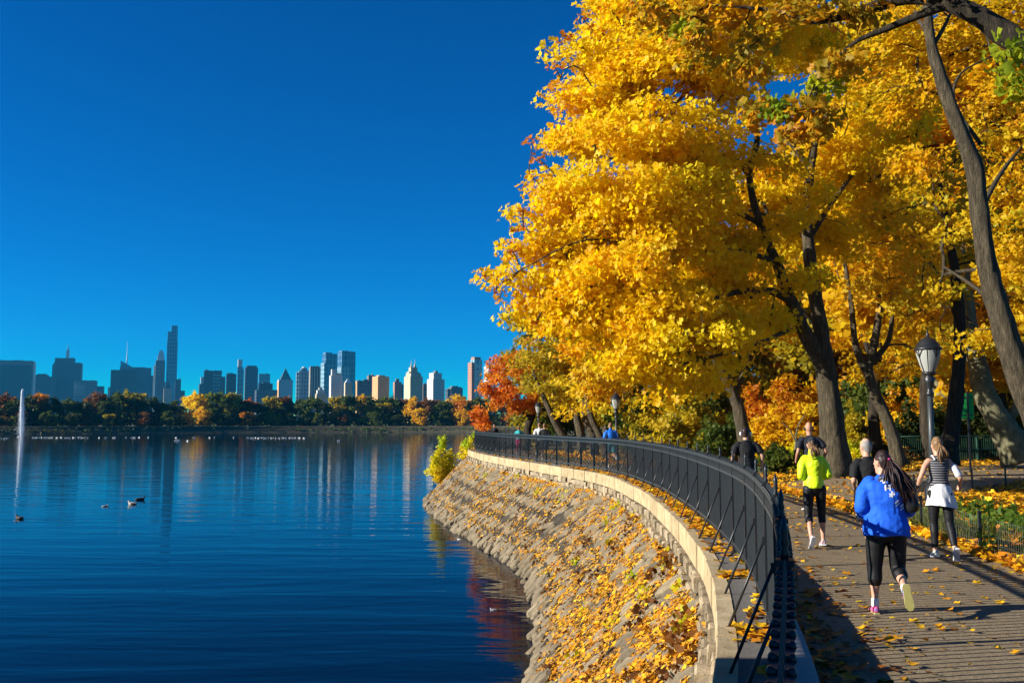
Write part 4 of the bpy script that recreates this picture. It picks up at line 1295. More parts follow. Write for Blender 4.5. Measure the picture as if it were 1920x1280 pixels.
bld('tall brick and glass apartment tower near the yellow tree', 1150, 875, 905, 'brick', [('body', B, 883, 904.5, 674, None, 'pale_glass', {}), ('brick_side', B, 875.5, 887, 680, None, 'brick', {'depth': .7}), ('roof_box', B, 884, 902, 669.5, 674, 'brick', {'depth': .6}), ('floor_band', 'bands', 888, 905, 682, 745, 'white', {'n': 14, 'depth': .73})], rot=R(36), short='brick and glass tower')
bld('pale striped apartment tower half hidden by the red tree', 1100, 907, 932, 'white', [('body', B, 907, 931, 687, None, 'white', {}), ('roof_box', B, 910, 924, 683.5, 687, 'brick', {'depth': .5}), ('floor_band', 'bands', 907.3, 930.7, 690, 745, 'brick', {'n': 12, 'depth': .8})], rot=R(36), short='pale striped tower')
bld('cream stone building glimpsed through leaves right of the maple fork', 420, 1430, 1530, 'stone', [('body', B, 1430, 1530, 672, None, 'stone', {}), ('cornice', B, 1428, 1532, 668, 672, 'beige', {'depth': 1.02}), ('window', 'fins', 1436, 1526, 682, 676, 'slate', {'n': 12}), ('window', 'fins', 1436, 1526, 702, 690, 'slate', {'n': 12}), ('window', 'fins', 1436, 1526, 722, 710, 'slate', {'n': 12})], rot=R(0), short='cream building')

# ------------------------------------------------------------------ far shore trees
def far_template(seed, shape):
    r = np.random.default_rng(seed)
    H, Wd, low = shape
    cl = []
    for q in range(15):
        z = H * r.uniform(low, .9)
        f = (z / H - low) / (1 - low)
        w_ = Wd * (math.sin(math.pi * min(.97, .18 + .8 * f)) ** .6)
        a = r.uniform(0, 6.28)
        cl.append((np.array((math.cos(a) * w_ * r.uniform(.2, .85), math.sin(a) * w_ * r.uniform(.2, .85), z)), Wd * r.uniform(.28, .46)))
    cs = []
    for c, rad in cl:
        n = 22
        d_ = r.normal(size=(n, 3)); d_ /= np.linalg.norm(d_, axis=1, keepdims=True)
        cs.append(c + d_ * rad * (.5 + .5 * r.uniform(0, 1, (n, 1))))
    cs = np.concatenate(cs)
    cs[:, 2] = np.clip(cs[:, 2], .8, H)
    tr = [[(0, 0, -.5, .42), (.1, 0, H * .25, .34), (.3, .2, H * .55, .22), (.2, .1, H * .85, .06)]]
    for q in range(3):
        a = q * 2.1 + r.uniform(0, 1)
        tr.append([(0, 0, H * .25, .2), (math.cos(a) * Wd * .35, math.sin(a) * Wd * .35, H * .45, .13), (math.cos(a) * Wd * .6, math.sin(a) * Wd * .6, H * .6, .05)])
    A, rad, tc, ch = grow(tr, cs[::6], seed, .03, rmax=.12)
    return wood_mesh(A, rad, tc, ch, 6, 3, False), crown_mesh(cs, 9, 1.0, .95, seed, .8, .6, None, KITE_SHAPE, KITE_F)


FT = [far_template(401, (18, 7.5, .12)), far_template(402, (16, 8.5, .10)), far_template(403, (20, 7.0, .15)), far_template(404, (13, 6.0, .08)), far_template(405, (17, 6.2, .10))]
words = {'dark_green': 'dark green', 'green': 'mid green', 'olive': 'olive', 'orange': 'orange', 'russet': 'russet brown', 'golden': 'golden', 'yellow': 'bright yellow', 'red': 'red'}
FAR = [(-15, 735, 'orange'), (12, 735, 'russet'), (32, 738, 'green'), (58, 740, 'dark_green'), (80, 734, 'orange'), (104, 742, 'dark_green'), (128, 745, 'green'), (155, 742, 'dark_green'), (178, 735, 'russet'), (196, 750, 'dark_green'),
       (216, 732, 'green'), (236, 730, 'olive'), (258, 740, 'dark_green'), (284, 745, 'dark_green'), (306, 752, 'green'), (330, 748, 'dark_green'), (364, 732, 'yellow'), (385, 742, 'olive'), (412, 735, 'green'), (436, 733, 'olive'),
       (456, 742, 'dark_green'), (470, 745, 'red'), (492, 744, 'dark_green'), (515, 743, 'olive'), (534, 740, 'russet'), (556, 746, 'dark_green'), (584, 741, 'green'), (610, 744, 'dark_green'), (636, 743, 'olive'), (655, 738, 'green'),
       (672, 737, 'golden'), (694, 741, 'green'), (716, 745, 'olive'), (735, 743, 'green'), (757, 745, 'russet'), (776, 741, 'golden'), (798, 744, 'russet'), (830, 741, 'green'), (852, 740, 'golden'), (872, 746, 'orange'), (890, 742, 'green'),
       (915, 742, 'olive'), (940, 744, 'golden'), (970, 750, 'orange'), (1000, 748, 'olive'), (1035, 750, 'golden'), (1080, 752, 'orange'), (1130, 752, 'olive')]
SUB = [(-5, 765, 'dark_green'), (45, 770, 'russet'), (92, 768, 'green'), (140, 772, 'dark_green'), (205, 770, 'olive'), (270, 772, 'russet'), (318, 768, 'green'), (382, 760, 'golden'), (428, 772, 'dark_green'), (462, 765, 'orange'), (545, 775, 'dark_green'),
       (600, 772, 'green'), (645, 775, 'russet'), (705, 770, 'green'), (745, 772, 'dark_green'), (790, 765, 'golden'), (835, 768, 'green'), (866, 765, 'golden')]


def shore_Y(px):
    """depth at which the ray through px meets the far bank top"""
    best = None
    for s in fs:
        p = off(s, 4)
        u = p.x - (px - 960) / FPX * p.y
        if best is None or abs(u) < best[0]: best = (abs(u), p.y)
    return best[1]


used = {}
def far_label(px, pal, low):
    a = min(SKY, key=lambda q: abs(q[0] - px))
    tone = words[pal]
    base = f"{'low ' if low else 'tall '}{tone} tree across the water below the {a[1]}"
    n = used.get(base, 0); used[base] = n + 1
    if n == 0: return base
    side = 'right' if px > a[0] else 'left'
    alt = f"{'low ' if low else 'tall '}{tone} tree across the water just {side} of the {a[1]}"
    used[alt] = used.get(alt, 0) + 1
    return alt if used[alt] == 1 else alt.replace('just', 'farther')


for i, (px, yt, pal) in enumerate(FAR + SUB):
    low = i >= len(FAR)
    Y = shore_Y(px) + (random.uniform(14, 26) if not low else random.uniform(5, 9))
    H = W(px, yt, Y).z
    ti = i % 5
    H0 = (18, 16, 20, 13, 17)[ti] * 1.02
    k_ = H / H0
    kx = k_ * (random.uniform(.95, 1.15) if not low else 1.25)
    x = (px - 960) / FPX * Y
    r_ = copy_tree(FT[ti], 'far_tree', far_label(px, pal, low), 'tree', (x, Y, -.05), k_, random.uniform(0, 6.28), LEAF[pal], M['bark_dark'], 'trees lining the far shore')
    r_.scale = (kx, kx, k_)
# foot of the far bank: dark scrub added for shade at left, reeds right
r = np.random.default_rng(79)
for nm, lo_, hi_, n_, lm in (('far_bank_shade_scrub', -60, 560, 700, 'dark_green'), ('far_bank_reeds', 560, 1180, 620, 'weed')):
    px_ = r.uniform(lo_, hi_, n_)
    Ys_ = np.interp(px_, np.linspace(-60, 1200, 64), np.array([shore_Y(q) for q in np.linspace(-60, 1200, 64)])) - r.uniform(2.0, 6.5, n_)
    cs = np.stack([(px_ - 960) / FPX * Ys_, Ys_, np.full(n_, -.2)], 1)
    cs[:, 2] = -2.6 + r.uniform(0, 1, n_) * 1.9
    o_ = link(nm, crown_mesh(cs, 8, .7, .55, 80, .6, .7, None, KITE_SHAPE, KITE_F), LEAF[lm]); o_['kind'] = 'stuff'
# undergrowth that closes the wood behind the far bank
r = np.random.default_rng(77)
px_ = r.uniform(-60, 1200, 1500)
Ys = np.array([shore_Y(q) for q in np.linspace(-60, 1200, 64)])
Yq = np.interp(px_, np.linspace(-60, 1200, 64), Ys) + r.uniform(6, 60, 1500)
cs = np.stack([(px_ - 960) / FPX * Yq, Yq, np.abs(r.normal(size=1500)) * 3.0 + .6], 1)
ug = link('far_undergrowth', crown_mesh(cs, 9, 1.6, 1.1, 78, .8, .7, None, KITE_SHAPE, KITE_F), LEAF['dark_green'])
ug['kind'] = 'stuff'

# ------------------------------------------------------------------ fountain, birds
def white_water():
    m, t, b = principled('white_water')
    b.inputs['Base Color'].default_value = (.80, .84, .88, 1)
    b.inputs['Roughness'].default_value = .6
    tr = t.nodes.new('ShaderNodeBsdfTranslucent'); tr.inputs['Color'].default_value = (.8, .85, .9, 1)
    mx = t.nodes.new('ShaderNodeMixShader'); mx.inputs[0].default_value = .45
    t.links.new(b.outputs[0], mx.inputs[1]); t.links.new(tr.outputs[0], mx.inputs[2])
    t.links.new(mx.outputs[0], t.nodes['Material Output'].inputs['Surface'])
    return m
M['white_water'] = white_water()
fy = 330
fp = W(40, 820, fy)
fh = W(40, 729, fy).z - WATER
ft = tag(empty('fountain', (fp.x, fy, WATER)), 'tall white fountain jet rising from the reservoir at the left edge', 'fountain')
jet = MB()
pts, rr = [], []
for i in range(22):
    u = i / 21
    pts.append((.10 * math.sin(u * 5) - .25 * u, 0, fh * u)); rr.append(.30 + .28 * math.sin(u * 3.0) + .10 * random.random() if u < .97 else .16)
jet.tube(pts, rr, 9); jet.build('jet', M['white_water'], ft)
r = np.random.default_rng(5)
n = 5200
u = r.uniform(0, 1, n) ** .75
spread = .25 + 1.15 * (1 - u) ** 1.1
P = np.stack([r.normal(size=n) * spread * .55 - .5 * (1 - u) * r.uniform(0, 1, n) - .2 * u, r.normal(size=n) * spread * .5, fh * u * .99], 1)
V, F, fac = leaves(P, r.normal(size=(n, 3)), .16, np.zeros(n), r, KITE_SHAPE, KITE_F)
so = link('spray', np_mesh('spray', V, F), M['white_water'], ft); so['kind'] = 'stuff'
fb = MB().lathe([(1.6, .02), (1.1, .10), (.5, .25), (.1, .4)], 12); fb.build('foam', M['white_water'], ft)

M['gull'] = speckle('gull_white', [(.70, .70, .68), (.80, .80, .78)], 10, .7, 0)
M['duck_dark'] = speckle('duck_dark_feathers', [(.018, .015, .012), (.04, .034, .028)], 14, .6, .2, .003)
M['duck_pale'] = speckle('duck_pale_feathers', [(.36, .33, .27), (.62, .58, .48)], 14, .6, .2, .003)
M['bill'] = speckle('bill', [(.40, .22, .03), (.5, .3, .05)], 14, .5, 0)


def ell(mb, c, rx, ry, rz, n=10, m=7, M_=None):
    vs, fs = [], []
    for j in range(m + 1):
        th = math.pi * j / m
        for i in range(n):
            ph = 2 * math.pi * i / n
            p = Vector((c[0] + rx * math.sin(th) * math.cos(ph), c[1] + ry * math.sin(th) * math.sin(ph), c[2] + rz * math.cos(th)))
            vs.append(M_ @ p if M_ is not None else p)
    for j in range(m):
        for i in range(n):
            fs.append((j * n + i, (j + 1) * n + i, (j + 1) * n + (i + 1) % n, j * n + (i + 1) % n))
    mb.add(vs, fs, True)
    return mb


def bird_body(head_up=.16):
    q = MB()
    # hull drawn as one lofted body: tail, back, breast, neck
    pts = [(-.27, 0, .075), (-.20, 0, .06), (-.08, 0, .045), (.06, 0, .045), (.15, 0, .065), (.19, 0, .115), (.20, 0, head_up)]
    q.tube(pts, [.012, .05, .095, .105, .08, .045, .036], 10, True, (0, 1, 0))
    ell(q, (.215, 0, head_up + .025), .052, .038, .040)
    return q


gb = bird_body().mesh('body')
wg = MB(); ell(wg, (-.06, .085, .075), .17, .028, .05); ell(wg, (-.06, -.085, .075), .17, .028, .05)
wing_me = wg.mesh('wings')
bk = MB().taper(-.014, .014, -.014, .014, 0, .06, .3); bill_me = bk.mesh('bill')


def bird(name, label, cat, loc, rz, body, wing, group=None, k=1.0, parts=True):
    o = tag(empty(name, loc, rz), label, cat, group)
    o.scale = (k, k, k)
    link('body', gb, body, o)
    link('wing', wing_me, wing, o)
    if parts: link('bill', bill_me, M['bill'], o, (.255, 0, .18), (0, R(95), 0))
    return o


p = G(36, 972, WATER); bird('duck', 'dark duck swimming alone nearest the left edge', 'duck', (p.x, p.y, WATER - .03), 2.6, M['duck_dark'], M['duck_dark'], None, 1.15)
p = G(248, 945, WATER); bird('duck', 'dark duck with pale flank in the pair on open water', 'duck', (p.x, p.y, WATER - .03), 2.9, M['duck_pale'], M['duck_dark'], None, 1.15)
p = G(251, 939, WATER); bird('duck', 'dark duck just behind the pale flanked duck', 'duck', (p.x, p.y + 1.0, WATER - .03), .3, M['duck_dark'], M['duck_dark'], None, 1.2)
p = G(197, 949, WATER); bird('duck', 'small pale duck left of the pair on open water', 'duck', (p.x, p.y, WATER - .04), .9, M['duck_pale'], M['duck_pale'], None, .8)
gx = []
gx += [(x, 821 + random.uniform(-.6, .6)) for x in np.linspace(466, 572, 26) + np.array([random.uniform(-2, 2) for _ in range(26)])]
gx += [(x, 820.5 + random.uniform(-.5, .5)) for x in np.linspace(60, 163, 24) + np.array([random.uniform(-2, 2) for _ in range(24)])]
g2 = [(3, 822), (8, 822.5), (14, 821.5), (186, 820.5), (199, 820.5), (212, 820.5), (215, 820.5), (236, 820), (247, 820.5), (252, 820.5), (261, 820), (278, 820), (330, 820.5), (330, 826), (335, 826), (352, 826.5), (364, 820.5), (393, 820.5), (402, 820), (438, 820), (635, 826.5)]
g3 = [(861, 1011, 'pale speck of a feathered gull near the bank below the yellow bush'), (925, 1143, 'lone small gull on dark water near the bank')]
for x, y in gx:
    p = G(x, y, WATER)
    lb, gp = ('white gull in the long row out in mid water', 'row of gulls in mid water') if x > 400 else ('white gull in the long row right of the fountain', 'row of gulls beside the fountain')
    bird('gull', lb, 'gull', (p.x, p.y, WATER - .02), random.uniform(0, 6.28), M['gull'], M['gull'], gp, 1.5, False)
for x, y in g2:
    p = G(x, y, WATER)
    bird('gull', 'white gull scattered alone between the two long rows', 'gull', (p.x, p.y, WATER - .02), random.uniform(0, 6.28), M['gull'], M['gull'], 'scattered gulls on the reservoir', 1.6, False)
for x, y, lb in g3:
    p = G(x, y, WATER)
    bird('gull', lb, 'gull', (p.x, p.y, WATER - .02), random.uniform(0, 6.28), M['gull'], M['gull'], None, .38)
# ------------------------------------------------------------------ people
def loft(mb, pts, side=(1, 0, 0), n=14, e0=1.0, e1=1.0):
    """closed elliptical loft through (pos, r_side, r_front) with rounded ends"""
    P = [Vector(p[0]) for p in pts]
    rx = [p[1] for p in pts]; ry = [p[2] for p in pts]
    t0 = (P[1] - P[0]).normalized(); t1 = (P[-1] - P[-2]).normalized()
    P2 = [P[0] - t0 * min(rx[0], ry[0]) * .75 * e0, P[0] - t0 * min(rx[0], ry[0]) * .45 * e0] + P + [P[-1] + t1 * min(rx[-1], ry[-1]) * .45 * e1, P[-1] + t1 * min(rx[-1], ry[-1]) * .75 * e1]
    f0, f1 = 1 - .18 * e0, 1 - .18 * e1
    rx = [rx[0] * (.45 if e0 == 1 else f0 * .97), rx[0] * f0] + rx + [rx[-1] * f1, rx[-1] * (.45 if e1 == 1 else f1 * .97)]
    ry = [ry[0] * (.45 if e0 == 1 else f0 * .97), ry[0] * f0] + ry + [ry[-1] * f1, ry[-1] * (.45 if e1 == 1 else f1 * .97)]
    sd = Vector(side)
    vs, fs = [], []
    m = len(P2)
    for i, p in enumerate(P2):
        t = (P2[min(i + 1, m - 1)] - P2[max(i - 1, 0)]).normalized()
        a = (sd - t * sd.dot(t)).normalized()
        b = t.cross(a)
        for k in range(n):
            an = 2 * math.pi * k / n
            vs.append(p + a * rx[i] * math.cos(an) + b * ry[i] * math.sin(an))
    for i in range(m - 1):
        for k in range(n):
            q = (k + 1) % n
            fs.append((i * n + k, i * n + q, (i + 1) * n + q, (i + 1) * n + k))
    fs.append(tuple(range(n - 1, -1, -1)))
    fs.append(tuple((m - 1) * n + k for k in range(n)))
    mb.add(vs, fs, True)


def fuse(name, mb, mat, parent, voxel=.012, smooth=4, wrinkle=0.0, wscale=(7, 7, 3), seed=0):
    """one continuous skin over overlapping lofts"""
    me = mb.mesh('tmp')
    o = bpy.data.objects.new('tmp', me); COL.objects.link(o)
    md = o.modifiers.new('r', 'REMESH'); md.mode = 'VOXEL'; md.voxel_size = voxel; md.use_smooth_shade = True
    ms = o.modifiers.new('s', 'SMOOTH'); ms.factor = .5; ms.iterations = smooth
    dg = bpy.context.evaluated_depsgraph_get()
    ev = o.evaluated_get(dg)
    out = bpy.data.meshes.new_from_object(ev)
    bpy.data.objects.remove(o); bpy.data.meshes.remove(me)
    out.name = name
    if wrinkle:
        n = len(out.vertices)
        co = np.zeros(n * 3, np.float32); out.vertices.foreach_get('co', co); co = co.reshape(-1, 3)
        no = np.zeros(n * 3, np.float32); out.vertices.foreach_get('normal', no); no = no.reshape(-1, 3)
        h = np.array([noise.noise(Vector((p[0] * wscale[0] + p[2] * 2.5 + seed, p[1] * wscale[1], p[2] * wscale[2]))) + .6 * abs(noise.noise(Vector((p[0] * wscale[0] * 2 - p[2] * 6, p[1] * wscale[1] * 2 + seed, p[2] * wscale[2] * 2.4)))) for p in co])
        co = co + no * (h * wrinkle)[:, None]
        out.vertices.foreach_set('co', co.astype(np.float32).ravel())
    out.polygons.foreach_set('use_smooth', np.ones(len(out.polygons), dtype=bool))
    out.materials.clear()
    out.update()
    return link(name, out, mat, parent)


def V3(*a): return Vector(a)


def runner(label, foot, heading, H, pose, garb, voxel=.012, group=None):
    """pose and clothing dictionaries; local +Y is the way the person runs. Returns the root and the joints"""
    k = H / 1.72
    root = tag(empty('person', foot, heading), label, 'person', group)
    lean = R(pose.get('lean', 6)); tw_ = pose.get('twist', 0.0)
    wd = pose.get('width', 1.0); dp = pose.get('deep', wd)
    up = V3(pose.get('tilt', 0) * .1, math.sin(lean), math.cos(lean))
    J = {}
    pel = V3(0, 0, 0)
    hipw = .095 * pose.get('hip', 1.0)
    for sd, sg in (('L', -1), ('R', 1)):
        a, kn, pf = [R(x) for x in pose['leg' + sd]]
        sp_ = pose.get('splay' + sd, .03) * sg
        hip = pel + V3(sg * hipw, 0, -.05)
        knee = hip + V3(sp_, math.sin(a), -math.cos(a)).normalized() * .43
        th = a - kn
        ank = knee + V3(sp_ * .4, math.sin(th), -math.cos(th)).normalized() * .41
        fd = V3(0, math.cos(th) * math.cos(pf) + math.sin(th) * -math.sin(pf) * -1 * 0, 0)
        fa = th + math.pi / 2 - pf
        fd = V3(pose.get('toe' + sd, .08) * sg, math.sin(fa), -math.cos(fa)).normalized()
        sole = V3(0, math.sin(fa - math.pi / 2), -math.cos(fa - math.pi / 2))     # away from the shin
        J['hip' + sd], J['knee' + sd], J['ank' + sd], J['fd' + sd], J['sole' + sd] = hip, knee, ank, fd, sole
    low = min(min((J['ank' + s_] + J['sole' + s_] * .088).z, (J['ank' + s_] + J['sole' + s_] * .088 + J['fd' + s_] * .15).z) for s_ in 'LR')
    lift = -low + pose.get('air', 0)
    sf = min('LR', key=lambda s_: (J['ank' + s_] + J['sole' + s_] * .088).z)
    shift = V3(-pose.get('cx', 0), -(J['ank' + sf].y) * pose.get('plant', 0.0), lift)
    for kk in list(J):
        if kk[:2] not in ('fd', 'so'): J[kk] = J[kk] + shift
    pel = pel + shift
    waist = pel + up * .18
    chest = pel + up * .34
    shc = pel + up * .475
    neck = pel + up * .535
    head = pel + up * .56 + V3(pose.get('hx', 0), .035, .135)
    shw = .172 * pose.get('sh', 1.0)
    for sd, sg in (('L', -1), ('R', 1)):
        b, e, ab = [R(x) for x in pose['arm' + sd]]
        s_ = shc + V3(sg * shw, sg * tw_, -.01)
        el = s_ + V3(sg * math.sin(ab), math.sin(b), -math.cos(b)).normalized() * .285
        fa = b + e
        inn = pose.get('inn' + sd, .35)
        wr = el + V3(-sg * inn, math.sin(fa), -math.cos(fa)).normalized() * .245
        J['sh' + sd], J['el' + sd], J['wr' + sd] = s_, el, wr
    J.update(pel=pel, waist=waist, chest=chest, shc=shc, neck=neck, head=head)
    for kk in J: 
        if kk[:2] not in ('fd', 'so') : J[kk] = J[kk] * k
    skin = garb.get('skin', M['skin'])
    c = k
    yaw = R(pose.get('yaw', 0))
    fwd = V3(math.sin(yaw), math.cos(yaw), 0); rgt = V3(math.cos(yaw), -math.sin(yaw), 0)
    # body: one continuous figure
    mb = MB()
    pel, waist, chest, shc, neck, head = (J[x] for x in ('pel', 'waist', 'chest', 'shc', 'neck', 'head'))
    loft(mb, [(pel - V3(0, 0, .06) * c, .13 * wd * c, .095 * dp * c), (pel + V3(0, 0, .03) * c, .15 * wd * c, .105 * dp * c), (waist, .125 * wd * c, .088 * dp * c), (chest, .15 * wd * c, .105 * dp * c), (shc - (shc - chest) * .2, .165 * wd * c, .09 * dp * c), (shc + (neck - shc) * .5, .10 * c, .07 * c)])
    loft(mb, [(shc, .062 * c, .062 * c), (neck + (head - neck) * .2, .056 * c, .058 * c), (neck + (head - neck) * .6, .054 * c, .056 * c)])
    hd = [(head + V3(0, 0, -.105) * c + fwd * .045 * c, .040 * c, .045 * c), (head + V3(0, 0, -.06) * c + fwd * .018 * c, .062 * c, .078 * c), (head + V3(0, 0, .0) * c, .074 * c, .094 * c), (head + V3(0, 0, .06) * c - fwd * .006 * c, .071 * c, .090 * c), (head + V3(0, 0, .095) * c - fwd * .01 * c, .052 * c, .066 * c)]
    loft(mb, hd, rgt)
    loft(mb, [(head + fwd * .092 * c + V3(0, 0, .012) * c, .010 * c, .010 * c), (head + fwd * .108 * c + V3(0, 0, -.022) * c, .015 * c, .014 * c)], rgt, 8)
    for sg in (-1, 1):
        loft(mb, [(head + rgt * sg * .078 * c + V3(0, 0, -.03) * c, .008 * c, .016 * c), (head + rgt * sg * .084 * c + V3(0, 0, .012) * c, .010 * c, .020 * c)], rgt, 8)
    for sd, sg in (('L', -1), ('R', 1)):
        hip, knee, ank = J['hip' + sd], J['knee' + sd], J['ank' + sd]
        lw = pose.get('leg', 1.0)
        calf = knee + (ank - knee) * .3
        loft(mb, [(hip, .082 * c * lw, .088 * c * lw), (hip + (knee - hip) * .4, .072 * c * lw, .078 * c * lw), (knee, .053 * c * lw, .056 * c * lw), (calf + V3(0, -.012, 0) * c, .052 * c * lw, .056 * c * lw), (knee + (ank - knee) * .7, .038 * c, .040 * c), (ank, .034 * c, .038 * c)])
        fd, so = J['fd' + sd], J['sole' + sd]
        loft(mb, [(ank + so * .03 * c - fd * .03 * c, .032 * c, .04 * c), (ank + so * .06 * c + fd * .10 * c, .038 * c, .024 * c), (ank + so * .07 * c + fd * .16 * c, .036 * c, .018 * c)])
        s_, el, wr = J['sh' + sd], J['el' + sd], J['wr' + sd]
        aw = pose.get('armw', 1.0)
        loft(mb, [(s_ + V3(-sg * .03, 0, .0) * c, .052 * c * aw, .052 * c * aw), (s_ + (el - s_) * .35, .046 * c * aw, .047 * c * aw), (el, .036 * c * aw, .037 * c * aw)])
        loft(mb, [(el, .036 * c * aw, .036 * c * aw), (el + (wr - el) * .3, .038 * c * aw, .038 * c * aw), (wr, .024 * c, .028 * c)])
        # hand: palm, four curled fingers, thumb
        f = (wr - el).normalized()
        ins = V3(-sg, 0, 0); ins = (ins - f * ins.dot(f)).normalized()      # palm faces the body
        ac = f.cross(ins)
        if ac.z < 0: ac = -ac
        loft(mb, [(wr, .024 * c, .026 * c), (wr + f * .045 * c, .018 * c, .038 * c), (wr + f * .08 * c, .015 * c, .038 * c)], ins, 10)
        for q, ln in enumerate((.031, .035, .033, .026)):
            b0 = wr + f * .082 * c + ac * (.030 - .020 * q) * c
            m0 = b0 + f * ln * .8 * c + ins * .012 * c
            e0 = m0 + ins * ln * .9 * c - f * .008 * c
            loft(mb, [(b0, .0085 * c, .0085 * c), (m0, .008 * c, .008 * c), (e0, .007 * c, .007 * c)], ac, 6)
        b0 = wr + f * .03 * c + ac * .028 * c
        loft(mb, [(b0, .011 * c, .011 * c), (b0 + (f * .03 + ac * .018 + ins * .012) * c, .0095 * c, .0095 * c), (b0 + (f * .055 + ac * .012 + ins * .026) * c, .008 * c, .008 * c)], ins, 6)
    fuse('body', mb, skin, root, voxel, 3)
    # trousers / tights / shorts
    g = garb.get('legs')
    if g:
        mb = MB(); gr = g.get('grow', .010); lw = pose.get('leg', 1.0); end = g.get('end', .62); loose = g.get('loose', 1.0)
        loft(mb, [(pel - V3(0, 0, .07) * c, .135 * wd * c + gr, .10 * dp * c + gr), (pel + V3(0, -.012, -.01) * c, .158 * wd * c + gr, .118 * dp * c + gr), (pel + up * .10 * c, .138 * wd * c + gr, .098 * dp * c + gr)])
        for sd, sg in (('L', -1), ('R', 1)):
            hip, knee, ank = J['hip' + sd], J['knee' + sd], J['ank' + sd]
            pts = [(hip + V3(0, -.012, .02) * c, .088 * c * lw + gr, .098 * c * lw + gr), (hip + (knee - hip) * .4, (.076 * c * lw + gr) * (1 + (loose - 1) * .5), (.082 * c * lw + gr) * (1 + (loose - 1) * .5))]
            if end >= .5:
                pts.append((knee, (.055 * c * lw + gr) * loose, (.058 * c * lw + gr) * loose))
                u = (end - .5) * 2
                calf = knee + (ank - knee) * min(.3, u)
                pts.append((calf + V3(0, -.012, 0) * c, (.054 * c * lw + gr) * loose, (.058 * c * lw + gr) * loose))
                if u > .4: pts.append((knee + (ank - knee) * u, (.040 * c * lw + gr) * loose, (.043 * c * lw + gr) * loose))
            else:
                pts.append((hip + (knee - hip) * end * 2, (.070 * c * lw + gr) * loose, (.075 * c * lw + gr) * loose))
            loft(mb, pts, (1, 0, 0), 14, 1, .12)
        fuse(g['name'], mb, g['mat'], root, voxel, 3, g.get('wrinkle', .003), (9, 9, 12), 3)
    # shirt / jacket
    g = garb.get('top')
    if g:
        mb = MB(); gr = g.get('grow', .016); hem = g.get('hem', -.02); fl = g.get('flare', 1.0); sl_ = g.get('sleeve', .5)
        loft(mb, [(pel + up * hem * c, (.150 * wd * c + gr) * fl, (.112 * dp * c + gr) * fl), (pel + up * (hem + .08) * c, (.152 * wd * c + gr) * (1 + (fl - 1) * .8), (.112 * dp * c + gr) * (1 + (fl - 1) * .8)), (waist, (.130 * wd * c + gr) * (1 + (fl - 1) * .5), (.094 * dp * c + gr) * (1 + (fl - 1) * .5)),
                  (chest, .155 * wd * c + gr, .112 * dp * c + gr), (shc - (shc - chest) * .15, .165 * wd * c * g.get('sho', 1) + gr, .094 * dp * c + gr), (shc + (neck - shc) * .35, .115 * c + gr * .5, .078 * c + gr * .6), (neck - (neck - shc) * .05, .066 * c + gr * .3, .066 * c + gr * .3)], (1, 0, 0), 20, .12, .3)
        if g.get('collar'):
            loft(mb, [(neck - V3(0, 0, .02) * c, .068 * c, .068 * c), (neck + V3(0, .008, .045) * c, .064 * c, .066 * c)])
        for sd, sg in (('L', -1), ('R', 1)):
            s_, el, wr = J['sh' + sd], J['el' + sd], J['wr' + sd]
            aw = pose.get('armw', 1.0); lo_ = g.get('sloose', 1.0)
            if sl_ <= 0: continue
            if sl_ <= .55:
                e_ = s_ + (el - s_) * min(1, sl_ * 2)
                loft(mb, [(s_ + V3(-sg * .045, 0, .0) * c, .062 * c * aw + gr * .6, .062 * c * aw + gr * .6), (s_ + (el - s_) * .3, (.052 * c * aw + gr * .8) * lo_, (.054 * c * aw + gr * .8) * lo_), (e_, (.046 * c * aw + gr) * lo_, (.048 * c * aw + gr) * lo_)], (1, 0, 0), 14, 1, .12)
            else:
                loft(mb, [(s_ + V3(-sg * .045, 0, .0) * c, .062 * c * aw + gr * .6, .062 * c * aw + gr * .6), (s_ + (el - s_) * .4, (.052 * c * aw + gr * .7) * lo_, (.053 * c * aw + gr * .7) * lo_), (el, (.042 * c * aw + gr * .8) * lo_, (.042 * c * aw + gr * .8) * lo_)])
                u = (sl_ - .5) * 2
                loft(mb, [(el, (.042 * c * aw + gr * .8) * lo_, (.042 * c * aw + gr * .8) * lo_), (el + (wr - el) * .4, (.041 * c * aw + gr * .7) * lo_, (.041 * c * aw + gr * .7) * lo_), (el + (wr - el) * u, .030 * c + gr * .6, .032 * c + gr * .6)], (1, 0, 0), 14, 1, .15)
        top = fuse(g['name'], mb, g['mat'], root, voxel, 3, g.get('wrinkle', .010), g.get('ws', (6, 6, 3)), 1)
        J['top'] = top
    # shoes
    g = garb['shoes']
    for sd, sg in (('L', -1), ('R', 1)):
        ank, fd, so = J['ank' + sd], J['fd' + sd], J['sole' + sd]
        mb = MB()
        loft(mb, [(ank + so * .045 * c - fd * .052 * c, .036 * c, .046 * c), (ank + so * .035 * c, .040 * c, .052 * c), (ank + so * .055 * c + fd * .07 * c, .044 * c, .036 * c), (ank + so * .066 * c + fd * .155 * c, .042 * c, .024 * c)], (1, 0, 0), 12)
        sh = fuse('shoe', mb, g['mat'], root, min(voxel, .012), 2)
        mb = MB()
        lat = fd.cross(so).normalized()
        outl = [(-.085, .026), (-.06, .038), (.0, .036), (.06, .040), (.12, .047), (.165, .040), (.195, .020)]
        vs = []
        for z_ in (.070, .097):
            for f_, w_ in outl: vs.append(ank + so * z_ * c + fd * f_ * c + lat * w_ * c)
            for f_, w_ in reversed(outl): vs.append(ank + so * z_ * c + fd * f_ * c - lat * w_ * c)
        n = len(outl) * 2
        fs = [tuple(range(n - 1, -1, -1)), tuple(range(n, 2 * n))] + [(i, (i + 1) % n, n + (i + 1) % n, n + i) for i in range(n)]
        mb.add(vs, fs)
        so_ = mb.build('sole', g['sole'], sh)
